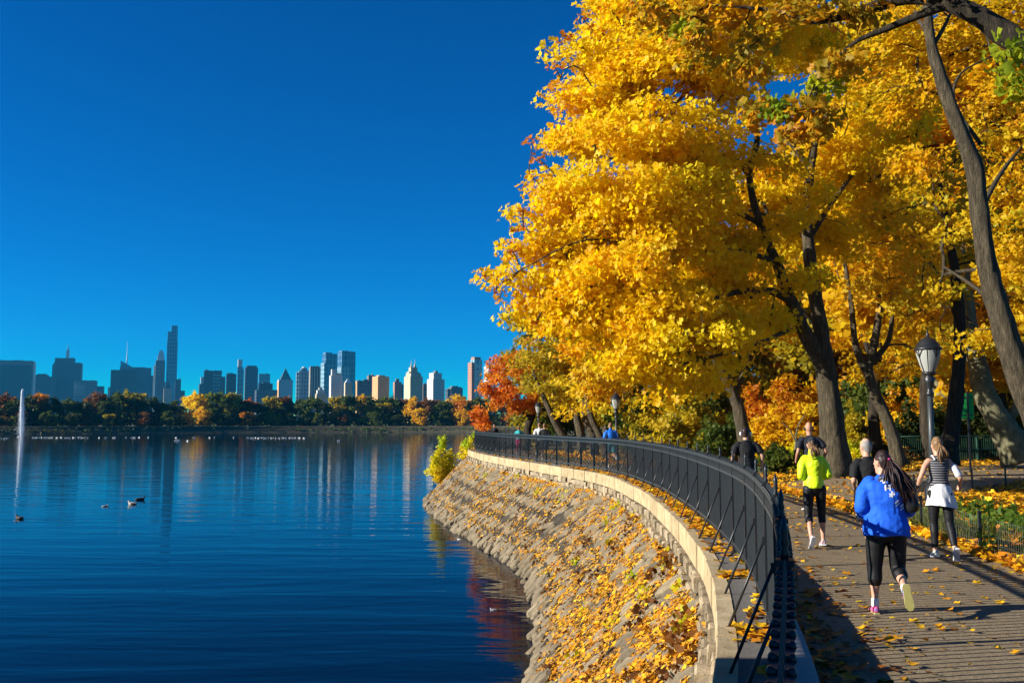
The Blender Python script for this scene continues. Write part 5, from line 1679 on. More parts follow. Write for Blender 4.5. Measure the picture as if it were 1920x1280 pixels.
    # socks
    if garb.get('socks'):
        for sd in 'LR':
            ank, knee, fd = J['ank' + sd], J['knee' + sd], J['fd' + sd]
            mb = MB(); loft(mb, [(ank + (knee - ank) * .16, .041 * c, .045 * c), (ank, .040 * c, .044 * c)])
            mb.build('sock', garb['socks'], root)
    # face: eyes, mouth line
    mb = MB()
    for sg in (-1, 1): ell(mb, head + fwd * .083 * c + rgt * sg * .030 * c + V3(0, 0, .014) * c, .011 * c, .011 * c, .008 * c, 8, 5)
    mb.build('eyes', M['eye'], root)
    mb = MB(); ell(mb, head + fwd * .084 * c + V3(0, 0, -.056) * c, .022 * c, .012 * c, .007 * c, 8, 5)
    mb.build('mouth', M['lips'], root)
    # hair
    h = garb.get('hair')
    if h:
        mb = MB()
        cov = h.get('cover', 'full')
        if cov == 'full':
            loft(mb, [(head + V3(0, 0, -.055) * c - fwd * .045 * c, .060 * c, .052 * c), (head + V3(0, 0, .01) * c - fwd * .018 * c, .080 * c, .092 * c), (head + V3(0, 0, .065) * c - fwd * .010 * c, .077 * c, .095 * c), (head + V3(0, 0, .10) * c - fwd * .012 * c, .056 * c, .070 * c)], rgt)
        elif cov == 'fringe':      # horseshoe of hair below a bald crown
            loft(mb, [(head + V3(0, 0, -.055) * c - fwd * .048 * c, .058 * c, .048 * c), (head + V3(0, 0, .0) * c - fwd * .028 * c, .081 * c, .078 * c), (head + V3(0, 0, .035) * c - fwd * .024 * c, .080 * c, .076 * c), (head + V3(0, 0, .055) * c - fwd * .022 * c, .072 * c, .070 * c)], rgt)
        ho = fuse('hair', mb, h['mat'], root, min(.011, voxel), 1, .004, (30, 30, 14), 2)
        if h.get('tail'):
            mb = MB(); base = head + V3(0, 0, h['tail'].get('z', .04)) * c - fwd * .095 * c
            n_ = h['tail']['n']; r_ = np.random.default_rng(8)
            for i in range(n_):
                off_ = r_.normal(size=3) * h['tail'].get('fan', .02)
                pts = []
                L = h['tail']['len'] * r_.uniform(.62, 1.06)
                sx, sy = h['tail']['swing']
                for q in range(8):
                    u = q / 7
                    wv = .013 * math.sin(u * 8 + i * .21) * u + .006 * math.sin(u * 15 + i * 1.7) * u
                    pts.append(base + V3(sx * u * L + off_[0] * u * 3.0 + wv + off_[0] * .3, (-.06 * math.sin(u * 2.6) + sy * u * L) + off_[1] * u * 1.2, -L * u + .03 * math.sin(u * 3.1) + off_[2] * .3) * 1.0)
                w0 = h['tail'].get('w', .016)
                mb.tube(pts, [w0 * .6, w0 * 1.0, w0 * 1.25, w0 * 1.3, w0 * 1.2, w0 * 1.0, w0 * .7, w0 * .25], 6)
            if n_ > 100:      # the body of the tail under the loose strands
                L = h['tail']['len']; sx, sy = h['tail']['swing']
                loft(mb, [(base + V3(sx * u * L, -.05 * math.sin(u * 2.6) + sy * u * L, -L * u + .03 * math.sin(u * 3.1)), w2, w2 * .7) for u, w2 in ((.02, .026), (.2, .045), (.45, .064), (.7, .060), (.9, .030))], (1, 0, .3), 14)
            mb.build('ponytail', h['mat'], root)
            mb = MB().lathe([(.020, -.014), (.026, 0), (.020, .014)], 8, base)
            mb.build('hair_tie', h['tail'].get('tie', M['black_cloth']), root)
    J.update(fwd=fwd, rgt=rgt, c=c, root=root, up=up)
    return root, J


M['eye'] = speckle('eye', [(.03, .02, .015), (.06, .04, .03)], 10, .3, 0)
M['lips'] = speckle('lips', [(.35, .12, .10), (.42, .16, .13)], 10, .5, 0)
M['black_cloth'] = cloth('black_cloth', (.012, .012, .013))
M['black_tight'] = cloth('black_tights', (.009, .009, .010), 14, .12, .55)
M['navy_shirt'] = cloth('charcoal_shirt', (.018, .020, .026))
M['blue_shirt'] = cloth('royal_blue_cotton', (.010, .105, .66), 16, .35, .75)
M['neon'] = cloth('neon_yellow_shell', (.66, .90, .015), 20, .35, .45)
M['white_fleece'] = cloth('white_fleece', (.72, .72, .72), 12, .4, .9, .05)
M['blue_jacket'] = cloth('sky_blue_jacket', (.012, .16, .72), 18, .3, .5)
M['teal'] = cloth('teal_jacket', (.02, .38, .42), 18, .3, .6)
M['magenta'] = cloth('magenta_tights', (.50, .03, .16), 18, .1, .6)
M['white_shirt'] = cloth('white_shirt', (.70, .70, .70), 18, .3, .8, .05)
M['teal_shorts'] = cloth('teal_green_shorts', (.04, .20, .24), 18, .3, .7)
M['yellow_cloth'] = cloth('yellow_glove', (.75, .52, .02), 18, .2, .7)
M['dark_hair'] = speckle('dark_brown_hair', [(.008, .005, .005), (.028, .014, .012), (.05, .020, .020)], 26, .42, .5, .004, 'Object', (1, 1, .25))
M['brown_hair'] = speckle('light_brown_hair', [(.09, .045, .02), (.20, .11, .05), (.30, .18, .08)], 26, .45, .5, .004, 'Object', (1, 1, .25))
M['grey_hair'] = speckle('grey_hair', [(.17, .155, .14), (.33, .31, .28)], 30, .6, .5, .004)
M['shoe_pink'] = speckle('pink_white_shoe', [(.62, .12, .18), (.72, .45, .46), (.75, .72, .70)], 16, .6, .1)
M['shoe_mix'] = speckle('white_blue_pink_shoe', [(.70, .70, .72), (.08, .14, .42), (.70, .05, .16), (.72, .72, .72)], 15, .6, .1)
M['shoe_white'] = speckle('white_green_shoe', [(.70, .70, .68), (.62, .68, .56), (.35, .52, .22)], 12, .6, .1)
M['shoe_dark'] = speckle('dark_shoe', [(.03, .03, .035), (.10, .10, .11)], 12, .6, .1)
M['sole_olive'] = speckle('olive_rubber_sole', [(.30, .27, .08), (.42, .38, .13)], 50, .8, .5, .004)
M['sole_white'] = speckle('white_rubber_sole', [(.60, .60, .58), (.72, .72, .70)], 40, .8, .2, .003)
M['print'] = speckle('white_print', [(.72, .74, .78), (.80, .80, .82)], 40, .8, 0)
M['plastic_white'] = speckle('white_plastic', [(.70, .70, .70), (.78, .78, .78)], 10, .3, 0)
M['plastic_black'] = speckle('black_plastic', [(.012, .012, .013), (.02, .02, .02)], 10, .3, 0)


def stripes(name, a, b, period):
    m, t, bs = principled(name)
    v = coords(t)
    wv = t.nodes.new('ShaderNodeTexWave'); wv.wave_type = 'BANDS'; wv.bands_direction = 'Z'
    wv.inputs['Scale'].default_value = 1 / period * .314; wv.inputs['Distortion'].default_value = .4; wv.inputs['Detail'].default_value = 1
    t.links.new(v, wv.inputs['Vector'])
    r_ = ramp(t, [(.84, a), (.92, b)])
    t.links.new(wv.outputs['Fac'], r_.inputs[0]); t.links.new(r_.outputs[0], bs.inputs['Base Color'])
    bs.inputs['Roughness'].default_value = .8
    return m


M['striped'] = stripes('black_white_stripes', (.012, .012, .016), (.34, .34, .36), .034)


def head_of(s):
    t = ctan(s); return math.atan2(t.y, t.x) - math.pi / 2


_ss = np.arange(S0, S66, .5)
_yy = [cpos(q).y for q in _ss]


def s_near(y):
    return float(np.interp(y, _yy, _ss))


# 1 woman in the blue shirt, nearest
p = G(1652, 1151)
b1, J1 = runner('woman in a royal blue shirt with long dark ponytail running nearest the camera', (p.x + .08, p.y, .0), head_of(s_near(9.7)) - .02, 1.575,
    dict(legL=(2, 4, 0), legR=(2, 66, 26), armL=(-20, 74, 15), armR=(-18, 80, 20), innL=.1, innR=.1, lean=8, width=1.30, deep=1.36, hip=1.12, leg=1.18, armw=1.12, sh=1.08, yaw=-42, hx=.0, tilt=.0, splayL=.06, splayR=.02, toeR=.15),
    dict(top=dict(name='shirt', mat=M['blue_shirt'], grow=.024, hem=-.11, flare=1.10, sleeve=.80, sloose=1.06, wrinkle=.020, ws=(6, 6, 6), sho=1.0), legs=dict(name='capri_tights', mat=M['black_tight'], end=.72, grow=.010, loose=1.08),
         shoes=dict(mat=M['shoe_mix'], sole=M['sole_olive']), socks=M['white_shirt'],
         hair=dict(mat=M['dark_hair'], tail=dict(n=230, len=.46, swing=(.24, -.14), fan=.024, w=.0058, z=.045, tie=M['magenta']))), .010)
# white cuffs and a black armband
for sd, sg in (('L', -1), ('R', 1)):
    el, wr = J1['el' + sd], J1['wr' + sd]
    mb = MB(); loft(mb, [(el + (wr - el) * .62, .056, .058), (el + (wr - el) * .76, .050, .052)]); mb.build('cuff', M['white_shirt'], b1)
el, sh_ = J1['elR'], J1['shR']
mb = MB(); loft(mb, [(el + (sh_ - el) * .02, .082, .084), (el + (sh_ - el) * .30, .088, .09)]); mb.build('armband', M['plastic_black'], b1)
# white printed marks on the back of the shirt, laid on the cloth
from mathutils.bvhtree import BVHTree
top = J1['top']
bv = BVHTree.FromPolygons([v.co for v in top.data.vertices], [tuple(q.vertices) for q in top.data.polygons])
def print_patch(cx, cz, polys, nm='print'):
    mb = MB()
    for pl_ in polys:
        vs = []
        for (x, z) in pl_:
            h = bv.ray_cast(Vector((cx + x, -2, cz + z)), Vector((0, 1, 0)))
            if h[0] is None: vs = None; break
            vs.append(h[0] + h[1] * .004)
        if vs: mb.add(vs, [tuple(range(len(vs)))])
    if mb.v: mb.build(nm, M['print'], top)
def bar(x0, z0, x1, z1, w):
    d_ = Vector((x1 - x0, z1 - z0)); n_ = Vector((-d_.y, d_.x)).normalized() * w / 2
    k_ = max(1, int(d_.length / .02)); out = []
    for i in range(k_):
        a = Vector((x0, z0)) + d_ * i / k_; b = Vector((x0, z0)) + d_ * (i + 1) / k_
        out.append([(a.x - n_.x, a.y - n_.y), (b.x - n_.x, b.y - n_.y), (b.x + n_.x, b.y + n_.y), (a.x + n_.x, a.y + n_.y)])
    return out
zc = J1['chest'].z
print_patch(-.02, zc + .145, bar(-.03, .0, .03, .015, .018) + bar(0, -.025, 0, .035, .018) + bar(-.025, .03, .03, -.02, .014))
print_patch(.015, zc + .075, bar(-.028, .0, .028, 0, .016) + bar(-.022, -.025, -.022, .028, .014) + bar(.022, -.025, .022, .028, .014) + bar(-.022, .027, .022, .027, .014))
print_patch(.05, zc + .015, bar(-.028, .0, .028, .0, .014) + bar(0, -.03, 0, .03, .015) + bar(-.025, -.025, .025, .025, .012))
print_patch(.095, zc - .075, bar(-.02, .0, .014, .03, .014) + bar(-.012, -.03, .026, .004, .014))
print_patch(.15, zc - .105, bar(-.022, -.01, .016, .022, .016) + bar(-.022, -.04, .02, -.012, .014))

# 2 woman in the neon jacket
p = G(1530, 1026)
b2, J2 = runner('woman in a neon yellow jacket and dark cap running beside the fence', (p.x, p.y, 0), head_of(s_near(15)) + .06, 1.60,
    dict(legL=(-4, 22, 40), legR=(4, 6, 4), armL=(-10, 84, 11), armR=(-12, 86, 13), lean=4, width=.96, deep=1.0, hip=1.05, sh=.98, yaw=5, splayL=.05, splayR=.05),
    dict(top=dict(name='jacket', mat=M['neon'], grow=.024, hem=-.02, flare=1.0, sleeve=.92, sloose=1.12, wrinkle=.016, collar=True), legs=dict(name='capri_tights', mat=M['black_tight'], end=.70, grow=.009),
         shoes=dict(mat=M['shoe_pink'], sole=M['sole_white']), hair=dict(mat=M['brown_hair'], tail=dict(n=12, len=.24, swing=(.12, -.05), fan=.012, w=.013, z=.0))), .012)
hd, c_ = J2['head'], J2['c']
mb = MB(); loft(mb, [(hd + V3(0, -.005, .035) * c_, .086 * c_, .102 * c_), (hd + V3(0, -.008, .075) * c_, .083 * c_, .10 * c_), (hd + V3(0, -.01, .105) * c_, .062 * c_, .078 * c_)])
loft(mb, [(hd + V3(0, .09, .045) * c_, .066 * c_, .012 * c_), (hd + V3(0, .155, .035) * c_, .052 * c_, .009 * c_)])
fuse('cap', mb, M['navy_shirt'], b2, .011, 2)

# 3 bald man
p = G(1526, 905)
b3, J3 = runner('bald man in a charcoal t-shirt running just ahead of the neon jacket', (6.55, 20.6, .03), head_of(s_near(20)) + .1, 1.80,
    dict(legL=(10, 16, 6), legR=(-10, 14, 24), armL=(-10, 60, 18), armR=(-22, 62, 26), innL=.1, innR=.0, lean=5, width=1.05, sh=1.10, armw=1.0, yaw=0),
    dict(top=dict(name='t_shirt', mat=M['navy_shirt'], grow=.018, hem=-.03, sleeve=.34, sloose=1.12, wrinkle=.009), legs=dict(name='shorts', mat=M['black_cloth'], end=.36, grow=.02, loose=1.25), shoes=dict(mat=M['shoe_dark'], sole=M['sole_white']), skin=M['skin_tan']), .013)
hd, c_ = J3['head'], J3['c']
for sg in (-1, 1):
    mb = MB(); ell(mb, hd + V3(sg * .088, 0, -.005) * c_, .016 * c_, .034 * c_, .038 * c_); mb.build('ear_cup', M['plastic_black'], b3)

# 4 man with white headphones behind the fence
b4, J4 = runner('man in a black t-shirt with white headphones running along the fence', (5.0, 20.0, .0), head_of(s_near(20)) + .04, 1.76,
    dict(legL=(18, 26, 8), legR=(-14, 66, 30), armL=(-8, 26, 22), armR=(-22, 48, 26), innL=.0, innR=-.05, lean=6, width=1.06, sh=1.12, armw=1.0, yaw=18),
    dict(top=dict(name='t_shirt', mat=M['black_cloth'], grow=.022, hem=-.06, sleeve=.36, sloose=1.15, wrinkle=.012), legs=dict(name='shorts', mat=M['black_cloth'], end=.40, grow=.02, loose=1.25), shoes=dict(mat=M['shoe_dark'], sole=M['sole_white']), hair=dict(mat=M['dark_hair'])), .013)
hd, c_, rg_, fw_ = J4['head'], J4['c'], J4['rgt'], J4['fwd']
hp = []
for i in range(13):
    an = math.pi * i / 12
    hp.append(hd + (rg_ * .098 * math.cos(an) + V3(0, 0, .125 * math.sin(an) - .005)) * c_)
hph = MB(); hph.tube(hp, .013, 6); hph = hph.build('headphones', M['plastic_black'], b4)
for sg in (-1, 1):
    mb = MB(); ell(mb, hd + (rg_ * sg * .098 + V3(0, 0, -.008)) * c_, .024 * c_, .040 * c_, .046 * c_); mb.build('ear_cup', M['plastic_white'], hph)
wr, el = J4['wrL'], J4['elL']
mb = MB(); f_ = (wr - el).normalized()
loft(mb, [(wr + f_ * .05, .03, .034), (wr + f_ * .12 - V3(0, 0, .04), .024, .028), (wr + f_ * .12 - V3(0, 0, .11), .014, .018)]); mb.build('yellow_cloth', M['yellow_cloth'], b4)

# 5 older man
p = G(1622, 1052)
b5, J5 = runner('older balding man with grey hair in black half hidden by the blue shirt', (p.x + .20, p.y + .3, 0), head_of(s_near(13)) + .12, 1.65,
    dict(legL=(-6, 40, 30), legR=(16, 14, 4), armL=(-14, 80, 12), armR=(-14, 80, 12), lean=4, width=1.03, sh=1.04, yaw=-24),
    dict(top=dict(name='t_shirt', mat=M['black_cloth'], grow=.02, hem=-.05, sleeve=.42, sloose=1.1, wrinkle=.009), legs=dict(name='shorts', mat=M['black_cloth'], end=.42, grow=.02, loose=1.2), shoes=dict(mat=M['shoe_white'], sole=M['sole_white']), socks=M['white_shirt'], hair=dict(mat=M['grey_hair'], cover='fringe')), .012)

# 6 woman with the white jacket round her waist
p = G(1768, 1048)
b6, J6 = runner('woman in a striped tank top with a white jacket tied round her waist', (p.x, p.y, 0), head_of(s_near(13.5)) + .0, 1.62,
    dict(legL=(4, 8, 6), legR=(-6, 20, 34), armL=(-22, 70, 30), armR=(-18, 74, 28), innL=.0, innR=-.25, lean=5, width=.94, sh=.96, yaw=-10, splayL=.02, splayR=.02),
    dict(top=dict(name='tank_top', mat=M['striped'], grow=.006, hem=.05, flare=1.0, sleeve=0, wrinkle=.003), legs=dict(name='tights', mat=M['black_tight'], end=.93, grow=.008), shoes=dict(mat=M['shoe_white'], sole=M['sole_white']), skin=M['skin'],
         hair=dict(mat=M['brown_hair'], tail=dict(n=14, len=.30, swing=(.14, -.04), fan=.013, w=.013, z=.03, tie=M['brown_hair']))), .011)
# the scoop of bare back, white inner straps
hd, c_, pel6, up6, sh6 = J6['head'], J6['c'], J6['pel'], J6['up'], J6['shc']
mb = MB()
prof = [(.13, .150, .118, 0), (.10, .168, .135, .003), (.03, .205, .172, .006), (-.06, .232, .196, .011), (-.15, .250, .212, .016), (-.235, .262, .225, .020)]
n_ = 48; vs, fs = [], []
for z_, rx_, ry_, fo in prof:
    for i in range(n_):
        an = 2 * math.pi * i / n_
        ff = 1 + fo * 4.5 * (math.sin(an * 9 + z_ * 16) + .7 * math.sin(an * 14 - z_ * 22 + 1)) + .04 * math.sin(an * 3 + 1)
        dz = -.04 * math.cos(an - .7) * (1 if z_ < -.2 else 0)
        vs.append(pel6 + up6 * (z_ + dz) * c_ + V3(rx_ * .80 * ff * math.cos(an), ry_ * .80 * ff * math.sin(an) - .012, 0) * c_)
for j in range(len(prof) - 1):
    for i in range(n_): fs.append((j * n_ + i, (j + 1) * n_ + i, (j + 1) * n_ + (i + 1) % n_, j * n_ + (i + 1) % n_))
mb.add(vs, fs, True)
jk = mb.build('tied_jacket', M['white_fleece'], b6)
mb = MB(); loft(mb, [(pel6 + up6 * .125 * c_, .130 * c_, .104 * c_), (pel6 + up6 * .155 * c_, .126 * c_, .10 * c_)]); mb.build('waistband', M['white_shirt'], b6)
el, sh_, wr = J6['elR'], J6['shR'], J6['wrR']
mb = MB(); loft(mb, [(sh_ + (el - sh_) * .35, .056, .058), (sh_ + (el - sh_) * .85, .050, .052)]); mb.build('armband', M['white_shirt'], b6)
for sg in (-1, 1):
    mb = MB(); mb.tube([sh6 + V3(sg * .085, .05, .06) * c_, sh6 + V3(sg * .09, -.02, .075) * c_, sh6 + V3(sg * .075, -.095, .01) * c_], .012, 6); mb.build('strap', M['white_shirt'], b6)
mb = MB(); loft(mb, [(J6['elL'] + (J6['wrL'] - J6['elL']) * .82, .034, .036), (J6['elL'] + (J6['wrL'] - J6['elL']) * .92, .033, .035)]); mb.build('watch', M['plastic_black'], b6)

# 7 man in the bright blue jacket, far along the fence
p = G(1146, 878)
runner('man in a bright blue jacket and shorts running far along the fence', (p.x, p.y, 0), .1, 1.84,
    dict(legL=(10, 18, 6), legR=(-8, 70, 34), armL=(-16, 80, 18), armR=(-16, 80, 18), lean=5, width=1.05, sh=1.1),
    dict(top=dict(name='jacket', mat=M['blue_jacket'], grow=.024, hem=-.05, sleeve=.92, sloose=1.15, wrinkle=.012, collar=True), legs=dict(name='shorts', mat=M['teal_shorts'], end=.36, grow=.02, loose=1.25), shoes=dict(mat=M['shoe_white'], sole=M['sole_white']), hair=dict(mat=M['brown_hair'])), .018)
# 8, 9 the couple
p = G(1021, 863)
runner('person in a black top and shorts running on the right of a couple', (p.x, p.y, 0), -.1, 1.80,
    dict(legL=(8, 14, 6), legR=(-10, 70, 34), armL=(-16, 80, 16), armR=(-16, 80, 16), lean=5, width=1.1, sh=1.08),
    dict(top=dict(name='jacket', mat=M['black_cloth'], grow=.024, hem=-.12, sleeve=.9, sloose=1.12), legs=dict(name='shorts', mat=M['black_cloth'], end=.44, grow=.03, loose=1.2), shoes=dict(mat=M['shoe_white'], sole=M['sole_white']), hair=dict(mat=M['brown_hair'])), .02)
p = G(1012, 860)
runner('person in a white shirt running on the left of a couple', (p.x, p.y + .5, 0), -.1, 1.84,
    dict(legL=(-10, 60, 30), legR=(10, 14, 6), armL=(-16, 80, 16), armR=(-16, 80, 16), lean=5, width=1.05, sh=1.05),
    dict(top=dict(name='shirt', mat=M['white_shirt'], grow=.024, hem=-.06, sleeve=.55, sloose=1.12), legs=dict(name='shorts', mat=M['black_cloth'], end=.42, grow=.02, loose=1.2), shoes=dict(mat=M['shoe_white'], sole=M['sole_white']), hair=dict(mat=M['brown_hair'])), .02)
# 10 teal
p = G(973, 853)
b10, J10 = runner('woman in a teal jacket and magenta tights running along the far fence', (p.x, p.y, 0), -.15, 1.66,
    dict(legL=(6, 10, 6), legR=(-10, 50, 30), armL=(-12, 80, 14), armR=(10, 96, 40), innR=-.3, lean=4, width=1.05),
    dict(top=dict(name='jacket', mat=M['teal'], grow=.022, hem=-.02, sleeve=.9, sloose=1.12), legs=dict(name='tights', mat=M['magenta'], end=.92, grow=.012), shoes=dict(mat=M['blue_jacket'], sole=M['sole_white']), hair=dict(mat=M['brown_hair'], tail=dict(n=8, len=.2, swing=(.05, -.1), fan=.012, w=.014, z=.02))), .02)
mb = MB(); loft(mb, [(J10['waist'] - V3(0, 0, .03), .175, .14), (J10['waist'] + V3(0, 0, .03), .175, .14)]); mb.build('belt', M['black_cloth'], b10)
# 11 distant man at the headland
p = G(925, 846)
runner('person in a dark grey top walking at the headland under the red tree', (p.x, p.y + 4.5, 0), 2.9, 1.76,
    dict(legL=(14, 10, 4), legR=(-14, 12, 20), armL=(-12, 30, 10), armR=(12, 30, 10), lean=2, width=1.1),
    dict(top=dict(name='jacket', mat=M['navy_shirt'], grow=.03, hem=-.06, sleeve=.92, sloose=1.25), legs=dict(name='trousers', mat=M['black_cloth'], end=.95, grow=.02, loose=1.15), shoes=dict(mat=M['shoe_dark'], sole=M['sole_white']), hair=dict(mat=M['dark_hair'])), .022)
# 12 tiny figure across the grass
runner('tiny figure in a light blue top far across the grass', ((1632 - 960) / FPX * 66, 66, -.02), 1.2, 1.7,
    dict(legL=(14, 10, 4), legR=(-14, 12, 20), armL=(-12, 30, 10), armR=(12, 30, 10), lean=2),
    dict(top=dict(name='shirt', mat=M['teal'], grow=.03, hem=-.06, sleeve=.6), legs=dict(name='trousers', mat=M['navy_shirt'], end=.95, grow=.02), shoes=dict(mat=M['shoe_dark'], sole=M['sole_white']), hair=dict(mat=M['dark_hair'])), .026)
# ------------------------------------------------------------------ lamp posts
def glassy():
    m, t, b = principled('lamp_glass')
    b.inputs['Base Color'].default_value = (.62, .64, .58, 1)
    b.inputs['Roughness'].default_value = .25
    b.inputs['Transmission Weight'].default_value = .45
    b.inputs['IOR'].default_value = 1.2
    return m
M['lamp_glass'] = glassy()


def lamp(label, loc, rz, k=1.0):
    root = tag(empty('street_lamp', loc, rz), label, 'street lamp')
    root.scale = (k, k, k)
    MB().lathe([(.26, 0), (.26, .10), (.21, .14), (.20, .42), (.15, .50), (.165, .56), (.11, .66), (.095, .74)], 12, smooth=False).build('base', M['iron_black'], root)
    MB().lathe([(.080, .72), (.070, 1.6), (.062, 2.62)], 20, flute=.12).build('post', M['iron'], root)
    MB().lathe([(.062, 2.60), (.088, 2.63), (.088, 2.68), (.064, 2.71), (.062, 2.78), (.10, 2.90), (.135, 3.02), (.105, 3.05), (.10, 3.09), (.16, 3.13), (.16, 3.17)], 16).build('capital', M['iron_black'], root)
    n = 8
    for i in range(n):     # bulging glass panes of the acorn lantern
        a0, a1 = 2 * math.pi * (i + .06) / n, 2 * math.pi * (i + .94) / n
        pr = [(.135, 3.18), (.205, 3.36), (.262, 3.56), (.278, 3.70)]
        vs = [(r_ * math.cos(a), r_ * math.sin(a), z) for r_, z in pr for a in (a0, (a0 + a1) / 2, a1)] + [((r_ - .008) * math.cos(a), (r_ - .008) * math.sin(a), z) for r_, z in pr for a in (a0, (a0 + a1) / 2, a1)]
        fs = [(j * 3 + q, j * 3 + q + 1, (j + 1) * 3 + q + 1, (j + 1) * 3 + q) for j in range(3) for q in range(2)]
        fs += [(12 + j * 3 + q + 1, 12 + j * 3 + q, 12 + (j + 1) * 3 + q, 12 + (j + 1) * 3 + q + 1) for j in range(3) for q in range(2)]
        MB().add(vs, fs, True).build('glass_pane', M['lamp_glass'], root)
        a = 2 * math.pi * i / n
        if i % 2 == 0:
            q = MB()
            q.tube([((r_ + .008) * math.cos(a), (r_ + .008) * math.sin(a), z) for r_, z in pr], [.013, .012, .012, .016], 6)
            # tracery fan at the top of each rib
            for sg in (-1, 1):
                q.tube([(.252 * math.cos(a), .252 * math.sin(a), 3.50), (.275 * math.cos(a + sg * .16), .275 * math.sin(a + sg * .16), 3.60), (.290 * math.cos(a + sg * .38), .290 * math.sin(a + sg * .38), 3.70)], [.010, .012, .012], 5)
            q.build('rib', M['iron_black'], root)
    MB().lathe([(.285, 3.69), (.318, 3.71), (.318, 3.74), (.28, 3.77), (.24, 3.86), (.165, 3.95), (.09, 4.00), (.05, 4.02)], 16).build('cap', M['iron_black'], root)
    MB().lathe([(.05, 4.01), (.03, 4.05), (.045, 4.08), (.02, 4.12), (.008, 4.20)], 8).build('finial', M['iron_black'], root)
    MB().lathe([(.05, 3.18), (.06, 3.3), (.05, 3.42), (.02, 3.46)], 10).build('bulb', M['white_shirt'], root)
    return root


lp = W(1748, 860, 22.0)
lamp('large black street lamp with frosted lantern near the right edge', (lp.x, 22.0, lawn_h(lp.x, 22)), .3, .985)
lp = W(1156, 850, 43.5)
lamp('smaller black street lamp above the blue jacket runner', (lp.x, 43.5, 0), .2, .82)
lp = W(1010, 840, 58)
lamp('distant thin street lamp beside the couple', (lp.x, 58, 0), .2, .80)

# ------------------------------------------------------------------ wire fences and rails on the park side
def wire_fence(label, line, hpost, step, mesh_step=.075, zf=None):
    p0 = Vector((*line[0], 0))
    root = tag(empty('wire_fence', (p0.x, p0.y, 0)), label, 'fence')
    seg = []
    for a, b in zip(line, line[1:]):
        a, b = Vector(a), Vector(b)
        n = max(1, round((b - a).length / step))
        for i in range(n): seg.append(a + (b - a) * i / n)
    seg.append(Vector(line[-1]))
    for q in seg:
        z = lawn_h(q.x, q.y)
        m = MB().box(-.02, .02, -.02, .02, -.1, hpost); m.taper(-.026, .026, -.026, .026, hpost, hpost + .02, .4)
        m.build('post', M['iron_black'], root, (q.x - p0.x, q.y - p0.y, z))
    wm = MB()
    for a, b in zip(seg, seg[1:]):
        L = (b - a).length; n = int(L / mesh_step)
        za, zb = lawn_h(a.x, a.y), lawn_h(b.x, b.y)
        d_ = (b - a).normalized(); nx = Vector((-d_.y, d_.x))
        def strut(p, q, w_):
            p = Vector(p); q = Vector(q); u = (q - p).normalized()
            o1 = Vector((nx.x, nx.y, 0)) * w_; o2 = u.cross(o1).normalized() * w_
            wm.add([p + o1, p - o1 * .5 + o2 * .87, p - o1 * .5 - o2 * .87, q + o1, q - o1 * .5 + o2 * .87, q - o1 * .5 - o2 * .87], [(0, 1, 4, 3), (1, 2, 5, 4), (2, 0, 3, 5)])
        for i in range(n + 1):
            u = i / n; x, y, z = a.x + (b.x - a.x) * u - p0.x, a.y + (b.y - a.y) * u - p0.y, za + (zb - za) * u
            strut((x, y, z + .02), (x, y, z + hpost - .06), .0016)
        for k_ in range(5):
            h = .06 + (hpost - .14) * k_ / 4
            strut((a.x - p0.x, a.y - p0.y, za + h), (b.x - p0.x, b.y - p0.y, zb + h), .0018)
    o = wm.build('wire_mesh', M['wire'], root); o['kind'] = 'stuff'
    return root


edge = lambda y, o: tuple(off(s_near(y), PATHW + o).xy)
wire_fence('low black wire mesh fence along the near right edge of the path', [edge(8.5, .12), edge(10.4, .10), edge(12.3, .10), edge(14.6, .12), edge(17, .1), edge(19.4, .12), (8.0, 22.0)], .60, 2.2)
wire_fence('low wire fence along the near edge of the side path', [(9.9, 23.2), (12.7, 26.0), (16.7, 30.1), (22.2, 35.1)], .62, 2.6)
wire_fence('low wire fence in front of the maple beside the leaf strewn lawn', [(7.6, 28.4), (7.5, 31), (7.2, 35), (6.4, 40)], .62, 2.4)

# green railing beyond the side path
gr_ = tag(empty('railing', (17.6, 43.6, .1)), 'green two rail railing with wire mesh behind the large lamp post', 'railing')
rl = [Vector((17.6, 43.6)), Vector((20.0, 44.6)), Vector((22.6, 45.6)), Vector((25.2, 46.6)), Vector((28, 47.6))]
for h in (.55, 1.2):
    MB().tube([(q.x - 17.6, q.y - 43.6, h) for q in rl], .035, 6).build('rail', M['green_metal'], gr_)
for i, q in enumerate(rl):
    MB().box(-.04, .04, -.04, .04, -.2, 1.22).build('post', M['green_metal'], gr_, (q.x - 17.6, q.y - 43.6, 0))
vm = MB()
for a, b in zip(rl, rl[1:]):
    for i in range(1, 20):
        q = a + (b - a) * i / 20
        vm.box(q.x - 17.6 - .006, q.x - 17.6 + .006, q.y - 43.6 - .006, q.y - 43.6 + .006, .02, 1.18)
vm.build('bar', M['green_metal'], gr_)['kind'] = 'stuff'
# far wooden rail across the grass
fr = tag(empty('railing', (20.5, 62, 0)), 'faint long railing far across the grass behind the maple', 'railing')
for h in (.5, 1.0): MB().box(-6, 10, -.03, .03, h, h + .07).build('rail', M['bark_pale'], fr)
for i in range(9): MB().box(-.05, .05, -.05, .05, -.1, 1.1).build('post', M['bark_pale'], fr, (-6 + i * 2, .08, 0))

